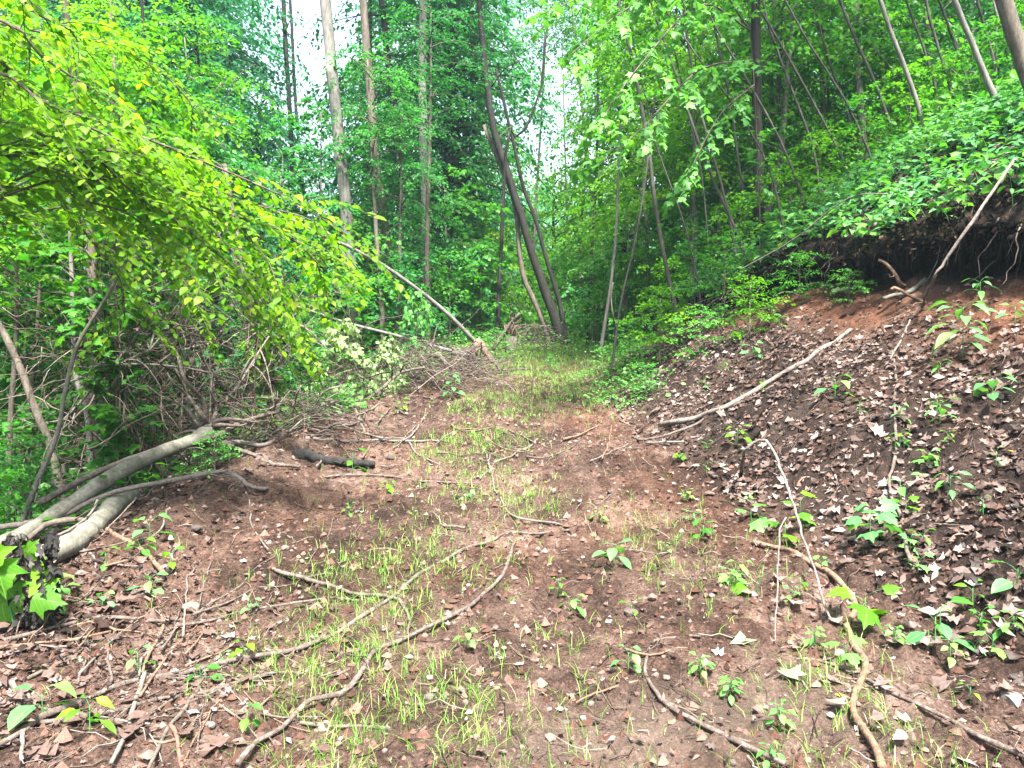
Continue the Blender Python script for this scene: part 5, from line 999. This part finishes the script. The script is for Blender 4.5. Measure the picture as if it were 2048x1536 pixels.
tag(link("leaf_litter", mb.mesh("leaf_litter", M['litter'])), "carpet of dry brown leaves over the bank and lower left soil", "leaf litter", None, 'stuff')
print("litter", n)
# single dead leaves that stand out
DL = "larger dry leaves scattered on the ground"
dl_mesh = {}
def dead_leaf(px, py, s, mat, label, tone=.8, k=0, group=None, lift=.012):
    key = (mat, k, tone)
    if key not in dl_mesh: mb = MB(); t = temps[k]; mb.add(t[0], t[1], tone); dl_mesh[key] = mb.mesh("dead_leaf", M[mat])
    p = G(px, py, lift); nr = slope_normal(p[:1], p[1:2])[0] + rng.normal(0, .2, 3)
    a = rng.uniform(0, 6.28); o = link("dead_leaf", dl_mesh[key], None); m = frame(p, np.array([math.cos(a), math.sin(a), 0.1]), nr, s); o.matrix_world = m; tag(o, label, "leaf", group)
for px, py, s, mat, k, tone, lab in [
    (1032, 1336, .055, 'white', 1, .5, "small torn white leaf on wet soil in the middle"), (1087, 968, .06, 'yellow', 0, .6, "bright yellow leaf at the edge of the grassy strip"),
    (1487, 1295, .15, 'deadgreen', 0, .6, "large whitish-green wilted leaf standing on its edge"), (1572, 1362, .14, 'deadgreen', 5, .6, "pale crumpled limp leaf just below the large wilted one"),
    (1447, 1312, .07, 'litter', 0, .85, "pinkish dry leaf left of the large wilted one"), (470, 1278, .09, 'litter', 1, 1.0, "light tan lobed leaf on soil left of the grass"),
    (2010, 906, .09, 'yellow', 2, .3, "curled golden leaf on the bank near the right edge"), (1690, 1398, .05, 'yellow', 3, .9, "small pale yellow leaf between root and grass"),
    (827, 1322, .05, 'litter', 2, .85, "small orange-tan leaf beside the long dark branch"), (915, 1055, .05, 'deadgreen', 2, .9, "small pale leaf by the curved dark twig"),
    (1350, 1010, .06, 'deadgreen', 1, .9, "greyish white leaf near the short twig at the bank's foot"), (480, 1125, .06, 'white', 2, .4, "chalky white scrap of leaf on the left soil"),
    (610, 1123, .05, 'deadgreen', 3, .6, "mint-grey leaf lying on soil above the knobbly branch"), (720, 1028, .05, 'white', 3, .1, "light grey leaf below the berm"),
    (1635, 880, .11, 'litter', 0, 1.0, "large star-shaped pale leaf high on the litter bank"), (1450, 935, .07, 'deadgreen', 5, .8, "white-edged leaf at the root of the arched vine"),
    (1990, 1090, .09, 'litter', 1, .8, "orange-brown broad leaf on litter below the spreading plant"), (1965, 1180, .10, 'litter', 3, .9, "curled tan leaf low on the bank near the edge"),
    (2010, 1260, .12, 'litter', 0, .75, "large rust-pink lobed leaf on the lower bank"), (1930, 1380, .11, 'litter', 1, .9, "pale tan lobed leaf beside the straight bottom branch"),
    (1910, 1520, .09, 'litter', 2, .9, "orange-tan leaf at the bottom edge near the right corner"), (165, 1330, .08, 'deadgreen', 2, .2, "silvery grey leaf in the lower left litter"),
    (375, 1430, .07, 'litter', 3, .95, "pale lilac-grey leaf beside the reddish stick"), (1170, 1120, .04, 'litter', 3, 1.0, "small cream leaf left of the lone mid-track plant"),
    (840, 1080, .05, 'litter', 2, .9, "narrow cream leaf above the fork of long branches"), (1265, 1040, .05, 'litter', 2, .95, "thin pale leaf on red soil right of the grass")]:
    dead_leaf(px, py, s, mat, lab, tone, k)
for i in range(170):
    if i % 3: px, py = rng.uniform(1380, 2040), rng.uniform(760, 1520); ok = px > 1250 + (py - 900) * .75
    else: px, py = rng.uniform(10, 560), rng.uniform(1180, 1530); ok = True
    if not ok: continue
    dead_leaf(px, py, rng.uniform(.06, .11), 'litter', f"{['dark brown', 'mid-brown', 'pale brown'][i % 3]} curled dead leaf " + (("high" if py < 950 else "halfway up" if py < 1200 else "low") + (" on the bank by the right edge" if px > 1800 else " on the littered bank") if i % 3 else ("in the litter at the left edge" if px < 250 else "at the edge of the left litter")), [.45, .6, .75][i % 3], i % 8, DL, .025)

# grass
GB_ = [(1150, 700, 1.6, 2.6), (1180, 692, 1.3, 2.2), (1060, 715, .9, 1.6), (1090, 750, .8, 1.2), (1010, 810, .6, 1), (950, 875, .45, .9), (900, 920, .35, .6), (1000, 960, .25, .8), (1050, 1000, .22, 1.5), (1060, 1030, .15, 1.2), (880, 1000, .45, .3), (850, 1110, .38, .55), (760, 1190, .36, .6), (700, 1260, .3, .6),
       (750, 1350, .32, .65), (650, 1430, .32, .5), (800, 1490, .32, .5), (950, 1400, .28, .25), (1050, 1250, .3, .1), (1650, 1330, .24, .35), (1750, 1450, .25, .35), (1450, 1180, .3, .25), (1150, 1330, .3, .1), (1300, 1050, .4, .2), (600, 1150, .32, .35), (1170, 790, .8, .5),
       (940, 1150, .3, .25), (1120, 1480, .3, .1), (560, 1320, .25, .3), (1600, 1480, .3, .2), (1350, 1130, .3, .25)]
gc = [(G(a, b), r, w) for a, b, r, w in GB_]
def grass_d(x, y):
    s = .012 * ((x > XL(y) + .3) & (x < XF(y) + .1))
    for g, r, w in gc: s = s + w * np.exp(-((x - g[0]) ** 2 + ((y - g[1]) / 1.15) ** 2) / r ** 2)
    return s * (.4 + 1.4 * np.clip(fbm(x * 5, y * 5, 3, 2) + .35, 0, 1))
x, y = world_pts(46000, (-3.2, 3.8), (2.0, 18.5), lambda x, y: 1.9 * grass_d(x, y)); nb_ = rng.integers(1, 8, len(x)); x, y = np.repeat(x, nb_), np.repeat(y, nb_); n = len(x)
x = x + rng.normal(0, .012, n); y = y + rng.normal(0, .012, n); z = hz(x, y); L = .02 + .105 * rng.random(n) ** 1.3 * (1 + .5 * (rng.random(n) < .1)); az = rng.uniform(0, 6.28, n); bend = rng.uniform(.1, 1.6, n)
dx, dy = np.cos(az), np.sin(az); wv = np.stack([-dy, dx, 0 * dx], 1) * ((rng.uniform(.0007, .0017, n) * (1 + .10 * np.maximum(y - 6, 0) + .25 * np.maximum(y - 12, 0))))[:, None]; V = []
for t, wd in ((0, 1), (.4, 1), (.75, .7), (1, 0)):
    c = np.stack([x + dx * L * bend * t * t * .8, y + dy * L * bend * t * t * .8, z - .004 + L * (t - .35 * bend * t * t)], 1)
    V += [c - wv * wd, c + wv * wd] if wd else [c]
V = np.stack(V, 1); F = np.array([(0, 1, 3), (0, 3, 2), (2, 3, 5), (2, 5, 4), (4, 5, 6)]); mb = MB(); mb.add(V.reshape(-1, 3), (F[None] + (np.arange(n) * 7)[:, None, None]).reshape(-1, 3), np.repeat(np.clip(rng.normal(.45, .25, n), 0, 1), 5))
tag(link("grass", mb.mesh("grass", M['grass'])), "sparse young grass growing in a strip along the track", "grass", None, 'stuff'); print("grass", n)

# soil clods and gravel
ico_v = np.array([(0, 0, 1), (.894, 0, .447), (.276, .851, .447), (-.724, .526, .447), (-.724, -.526, .447), (.276, -.851, .447), (.724, .526, -.447), (-.276, .851, -.447), (-.894, 0, -.447), (-.276, -.851, -.447), (.724, -.526, -.447), (0, 0, -1)])
ico_f = np.array([(0, 1, 2), (0, 2, 3), (0, 3, 4), (0, 4, 5), (0, 5, 1), (1, 6, 2), (2, 7, 3), (3, 8, 4), (4, 9, 5), (5, 10, 1), (6, 7, 2), (7, 8, 3), (8, 9, 4), (9, 10, 5), (10, 6, 1)])
x, y = world_pts(80000, (-3.4, 4.5), (2.0, 13), lambda x, y: (.35 + .5 * sst(fbm(x * 1.1, y * 1.1, 2, 1), -.2, .3)) * ((x > XL(y) - .2) & (x < XC(y)))); n = len(x)
sz = .0035 + .030 * rng.random(n) ** 7; ico_v2 = np.array([(1, 0, 0), (.3, .95, 0), (-.8, .6, 0), (-.8, -.6, 0), (.3, -.95, 0), (.1, .1, 1)]); ico_f2 = np.array([(5, 0, 1), (5, 1, 2), (5, 2, 3), (5, 3, 4), (5, 4, 0)])
v = ico_v2[None] * (1 + rng.normal(0, .22, (n, 6, 1))) * (sz[:, None] * rng.uniform(.6, 1.3, (n, 3)))[:, None]
v = v + np.stack([x, y, hz(x, y) - sz * .1], 1)[:, None]; mb = MB(); mb.add(v.reshape(-1, 3), (ico_f2[None] + (np.arange(n) * 6)[:, None, None]).reshape(-1, 3), np.repeat(rng.beta(2, 2.2, n), len(ico_f2)))
tag(link("gravel", mb.mesh("gravel", M['clod'], False)), "loose crumbs and clods of red-brown soil", "soil crumbs", None, 'stuff')
# twig debris
x, y = world_pts(23000, (-5, 6), (2.0, 16), lambda x, y: np.clip(.34 + .4 * litter_density(x, y), 0, 1) * (x < XC(y) - .1)); n = len(x); mb = MB()
L = .025 + .22 * rng.random(n) ** 2.2; a = rng.uniform(0, math.pi, n); r = rng.uniform(.0009, .0032, n); tt = np.linspace(-.5, .5, 4); ctr = []
for t in tt:
    cx = x + np.cos(a) * L * t + rng.normal(0, .008, n); cyy = y + np.sin(a) * L * t + rng.normal(0, .008, n); ctr.append(np.stack([cx, cyy, hz(cx, cyy) + r + .006 + rng.random(n) * .012], 1))
ctr = np.stack(ctr, 1); side = np.stack([-np.sin(a), np.cos(a), 0 * a], 1); ring = [(1, 0), (-.5, .87), (-.5, -.87)]
V = np.stack([ctr + r[:, None, None] * (side[:, None] * u + np.array([0, 0, w])) for u, w in ring], 2).reshape(n, 12, 3)
F = [];
for i in range(3):
    for j in range(3): k = (j + 1) % 3; F += [(i * 3 + j, i * 3 + k, i * 3 + 3 + k), (i * 3 + j, i * 3 + 3 + k, i * 3 + 3 + j)]
F = np.array(F); mb.add(V.reshape(-1, 3), (F[None] + (np.arange(n) * 12)[:, None, None]).reshape(-1, 3), np.repeat(rng.random(n), len(F)))
tag(link("twig_debris", mb.mesh("twig_debris", M['dry'])), "fine dead twigs strewn over soil and leaf litter", "twigs", None, 'stuff')
# undergrowth on the shady slopes
x, y = world_pts(44000, (-16, 16), (5.5, 30), lambda x, y: 1.0 * ((x < XL(y) - .15) | (x > XC(y) + .2) | (y > 18.5)) * (.35 + .65 * sst(fbm(x * .7, y * .7, 2, 3), -.3, .2))); n = len(x)
h = .5 * rng.random(n) ** 1.2 * (.5 + sst(fbm(x * .9, y * .9, 2, 4), -.3, .3)); mb = MB()
sz = rng.uniform(.07, .14, n); tn = np.clip(.5 + fbm(x * .8, y * .8, 2) + rng.normal(0, .2, n), 0, 1); fw = rng.normal(0, 1, (n, 3)) * [1, 1, .3]; up = np.array([0, -.2, 1]) + rng.normal(0, .4, (n, 3)); pp = np.stack([x, y, hz(x, y) + h + .02], 1)
for tm, k in ((mid, y < 11), (far, y >= 11)): leaves(mb, tm, pp[k], fw[k], up[k], sz[k], tn[k])
tag(link("undergrowth", mb.mesh("undergrowth", M['mid'])), "leafy undergrowth carpeting the shady slopes beside the track", "undergrowth", None, 'stuff')
x, y = world_pts(30000, (2.8, 9), (5.5, 15), lambda x, y: 1.0 * (x > XC(y) + .05) * (x < XC(y) + 3.8) * (.3 + .7 * sst(fbm(x * 1.4, y * 1.4, 2, 1), -.35, .1))); n = len(x); mb = MB()
hh = .35 * rng.random(n) ** 1.1; leaves(mb, ova if False else mid, np.stack([x, y, hz(x, y, True) + hh + .02], 1), rng.normal(0, 1, (n, 3)) * [1, 1, .3] + [-.5, -.3, -.3], np.array([-.3, -.2, 1]) + rng.normal(0, .35, (n, 3)), rng.uniform(.06, .13, n), np.clip(.5 + fbm(x, y, 2) + rng.normal(0, .2, n), 0, 1))
tag(link("ground_ivy", mb.mesh("ground_ivy", M['herb'])), "dense low leafy cover on the slope above the cut bank", "ground cover", None, 'stuff')
# short greenery along the crest and bank foot
x, y = world_pts(26000, (-3, 5), (8.5, 18.5), lambda x, y: np.clip(1.1 * np.exp(-((x - XF(y) - .25) / .4) ** 2) * sst(y, 8.5, 11) + .6 * np.exp(-((x - XL(y)) / .35) ** 2) * (y > 8.5) + .35 * sst(y, 13, 15.5) * (x < XF(y)) * (x > XL(y) + .4), 0, 1)); n = len(x); mb = MB()
leaves(mb, mid, np.stack([x, y, hz(x, y) + .02 + .3 * rng.random(n) ** 1.5], 1), rng.normal(0, 1, (n, 3)) * [1, 1, .3], np.array([0, -.2, 1]) + rng.normal(0, .4, (n, 3)), rng.uniform(.03, .08, n), rng.random(n))
tag(link("weeds", mb.mesh("weeds", M['lite'])), "pale low weeds fringing both sides of the upper track", "weeds", None, 'stuff')

# hanging rootlets under the lip
ys, cx, cz, ex, ez = GR; mb = MB()
for i in range(3200):
    k = rng.integers(0, len(ys));
    if not (5.5 < ys[k] < 13.6): continue
    j = rng.integers(12, 22); jj = rng.integers(0, 7); p0 = np.array([cx[k, j], ys[k], cz[k, j]]) if i % 2 else np.array([ex[k, jj] - .02, ys[k], ez[k, jj]]); Lr = rng.uniform(.05, .45) * min(1, LIP(ys[k]) / .6); m = 6
    p = p0 + np.stack([np.cumsum(rng.normal(-.003, .012, m)), np.cumsum(rng.normal(0, .012, m)), -np.linspace(0, Lr, m)], 1); tube(mb, p, [.004, .001], 3, tint=rng.random() ** 2)
tag(link("hanging_rootlets", mb.mesh("hanging_rootlets", M['rootlet'])), "fringe of fine roots hanging in the dark hollow of the bank", "roots", None, 'stuff')
mb = MB(); n = 7000; k = rng.integers(0, len(ys), n * 3); k = k[(ys[k] > 5.5) & (ys[k] < 13.5)][:n]; n = len(k); j = rng.integers(10, 22, n)
pp = np.where((rng.random(n) < .6)[:, None], np.stack([ex[k, j % 7], ys[k], ez[k, j % 7]], 1), np.stack([cx[k, j], ys[k], cz[k, j]], 1)) + rng.normal(0, .035, (n, 3)); nn = vnoise(ys[k] * 2.2, pp[:, 2] * 2, 2); s = nn > -.1
leaves(mb, tmpl_dead(0, 9), pp[s], rng.normal(0, 1, (s.sum(), 3)) - [1, 0, .6], rng.normal(0, 1, (s.sum(), 3)), rng.uniform(.03, .09, s.sum()), rng.random(s.sum()) ** 2)
tag(link("clinging_debris", mb.mesh("clinging_debris", M['rootlet'])), "clumps of rooty earth and dead leaves clinging under the lip", "debris", None, 'stuff')

mb = MB(); n = 5000; k = rng.integers(0, len(ys), n * 3); k = k[(ys[k] > 5.5) & (ys[k] < 13.5)][:n]; n = len(k); j = rng.integers(0, 7, n)
pp = np.stack([ex[k, j] - .01, ys[k], ez[k, j]], 1) + rng.normal(0, .015, (n, 3)); q_ = vnoise(ys[k] * 1.7, pp[:, 2] * 2.5, 4) > .08
leaves(mb, far, pp[q_], rng.normal(0, 1, (q_.sum(), 3)) - [.6, .2, 0], rng.normal(0, 1, (q_.sum(), 3)), rng.uniform(.015, .035, q_.sum()), rng.random(q_.sum()))
tag(link("moss_patches", mb.mesh("moss_patches", M['moss'])), "dull yellow-green moss on the earthy lip of the bank", "moss", None, 'stuff')
for i in range(34):
    y0 = rng.uniform(6.2, 12.2); k_ = int(np.argmin(np.abs(ys - y0))); j_ = int(rng.integers(0, 6)); p0 = np.array([ex[k_, j_] - .02, ys[k_], ez[k_, j_]]); L_ = rng.uniform(.18, .62)
    p = p0 + np.stack([np.cumsum(rng.normal(-.012, .02, 9)), np.cumsum(rng.normal(0, .025, 9)), -np.linspace(0, L_, 9)], 1); mb = MB(); tube(mb, catmull(p - p0, .03), [rng.uniform(.004, .010), .002], 6, .3)
    tag(link("hanging_root", mb.mesh("hanging_root", M['stick' if i % 3 else 'brown']), None, p0), "bare root dangling from the earthy lip over the dark hollow", "root", "roots dangling over the hollow")
# stones
def stone(px, py, s, mat, label, flat=.55, group=None):
    p = G(px, py); mb = MB(); r = np.random.default_rng(int(px * 7 + py)); v = ico_v * (1 + r.normal(0, .16, (12, 1))) * np.array([1, .8, flat]) * s
    a = r.uniform(0, 3.14); v = v @ np.array([[math.cos(a), math.sin(a), 0], [-math.sin(a), math.cos(a), 0], [0, 0, 1]]); ff = np.vstack([ico_f, [(11, 7, 6), (11, 8, 7), (11, 9, 8), (11, 10, 9), (11, 6, 10)]])
    # one subdivision for a rounder, irregular stone
    vs = list(v); cache = {}; nf = []
    def mp_(i, j):
        kk = (min(i, j), max(i, j))
        if kk not in cache: vs.append((vs[i] + vs[j]) / 2 * 1.06 + r.normal(0, s * .03, 3)); cache[kk] = len(vs) - 1
        return cache[kk]
    for a_, b_, c_ in ff: ab, bc, ca = mp_(a_, b_), mp_(b_, c_), mp_(c_, a_); nf += [(a_, ab, ca), (ab, b_, bc), (ca, bc, c_), (ab, bc, ca)]
    mb.add(np.array(vs), nf, r.random()); o = link("stone", mb.mesh("stone", M[mat], False), None, p + np.array([0, 0, s * flat * .35])); tag(o, label, "stone", group)
for px, py, s, mat, lab in [(380, 1220, .055, 'pinkstone', "flat brick-pink stone on soil above the sticks"), (330, 1138, .04, 'stone', "brown stone at the end of the tan forked stick"), (530, 1058, .03, 'stone', "grey-brown stone near the crooked dropping twig"),
                            (395, 1060, .045, 'stone', "flat dull stone half buried beside litter"), (558, 1078, .02, 'stone', "round pale pebble beside the grey-brown stone"), (570, 1098, .035, 'stone', "flat grey stone just below the round pebble"),
                            (1262, 1230, .05, 'stone', "mauve-grey stone below the lone mid-track plant"), (1305, 1200, .045, 'pinkstone', "knobbly pink clod-like stone behind the mauve-grey one"), (1220, 985, .03, 'stone', "bluish grey stone on red soil near the bank"),
                            (1035, 1165, .022, 'pinkstone', "tan angular stone on the soil mound"), (985, 1150, .022, 'pinkstone', "pink stone at the soil mound's edge"), (1115, 1225, .03, 'pinkstone', "reddish stone embedded below the mound"),
                            (700, 985, .03, 'stone', "angular dark stone below the berm"), (715, 1025, .028, 'stone', "pointed light grey stone mid-left"), (780, 917, .04, 'stone', "grey stone right of the charred log's tip"),
                            (1100, 1480, .03, 'pinkstone', "round pink stone near the bottom middle"), (1085, 1385, .025, 'pinkstone', "small pink stone above the round one"), (410, 1505, .05, 'pinkstone', "reddish flat stone in the bottom left soil"),
                            (1520, 1425, .035, 'pinkstone', "wedge of pinkish stone by the seedling clump"), (860, 1395, .03, 'stone', "grey pebble in the grass near the bottom"), (420, 1455, .03, 'stone', "pale grey stone beside the reddish stick"),
                            (2020, 1400, .06, 'stone', "large grey stone partly under litter near the right edge"), (1430, 955, .04, 'stone', "brown stone under the arched vine"), (650, 1505, .04, 'pinkstone', "pale pink stone near the bottom in grass")]:
    stone(px, py, s, mat, lab)
for i in range(110):
    px, py = rng.uniform(420, 1650), rng.uniform(950, 1530)
    stone(px, py, rng.uniform(.011, .024), ['pinkstone', 'stone'][i % 3 == 0], f"small {'pinkish' if i % 3 else 'grey'} pebble on bare soil " + ("near the long sweeping branch" if px < 750 else "in the grassy middle" if px < 1050 else "toward the bank side") + (", far up the track" if py < 1150 else ", halfway down" if py < 1350 else ", close to the bottom"), rng.uniform(.45, .8), "pebbles on the bare soil")
for m_ in [m_ for m_ in bpy.data.meshes if m_.users == 0]: bpy.data.meshes.remove(m_)
print("objects", len(bpy.data.objects), "tris", sum(len(m.polygons) for m in bpy.data.meshes))
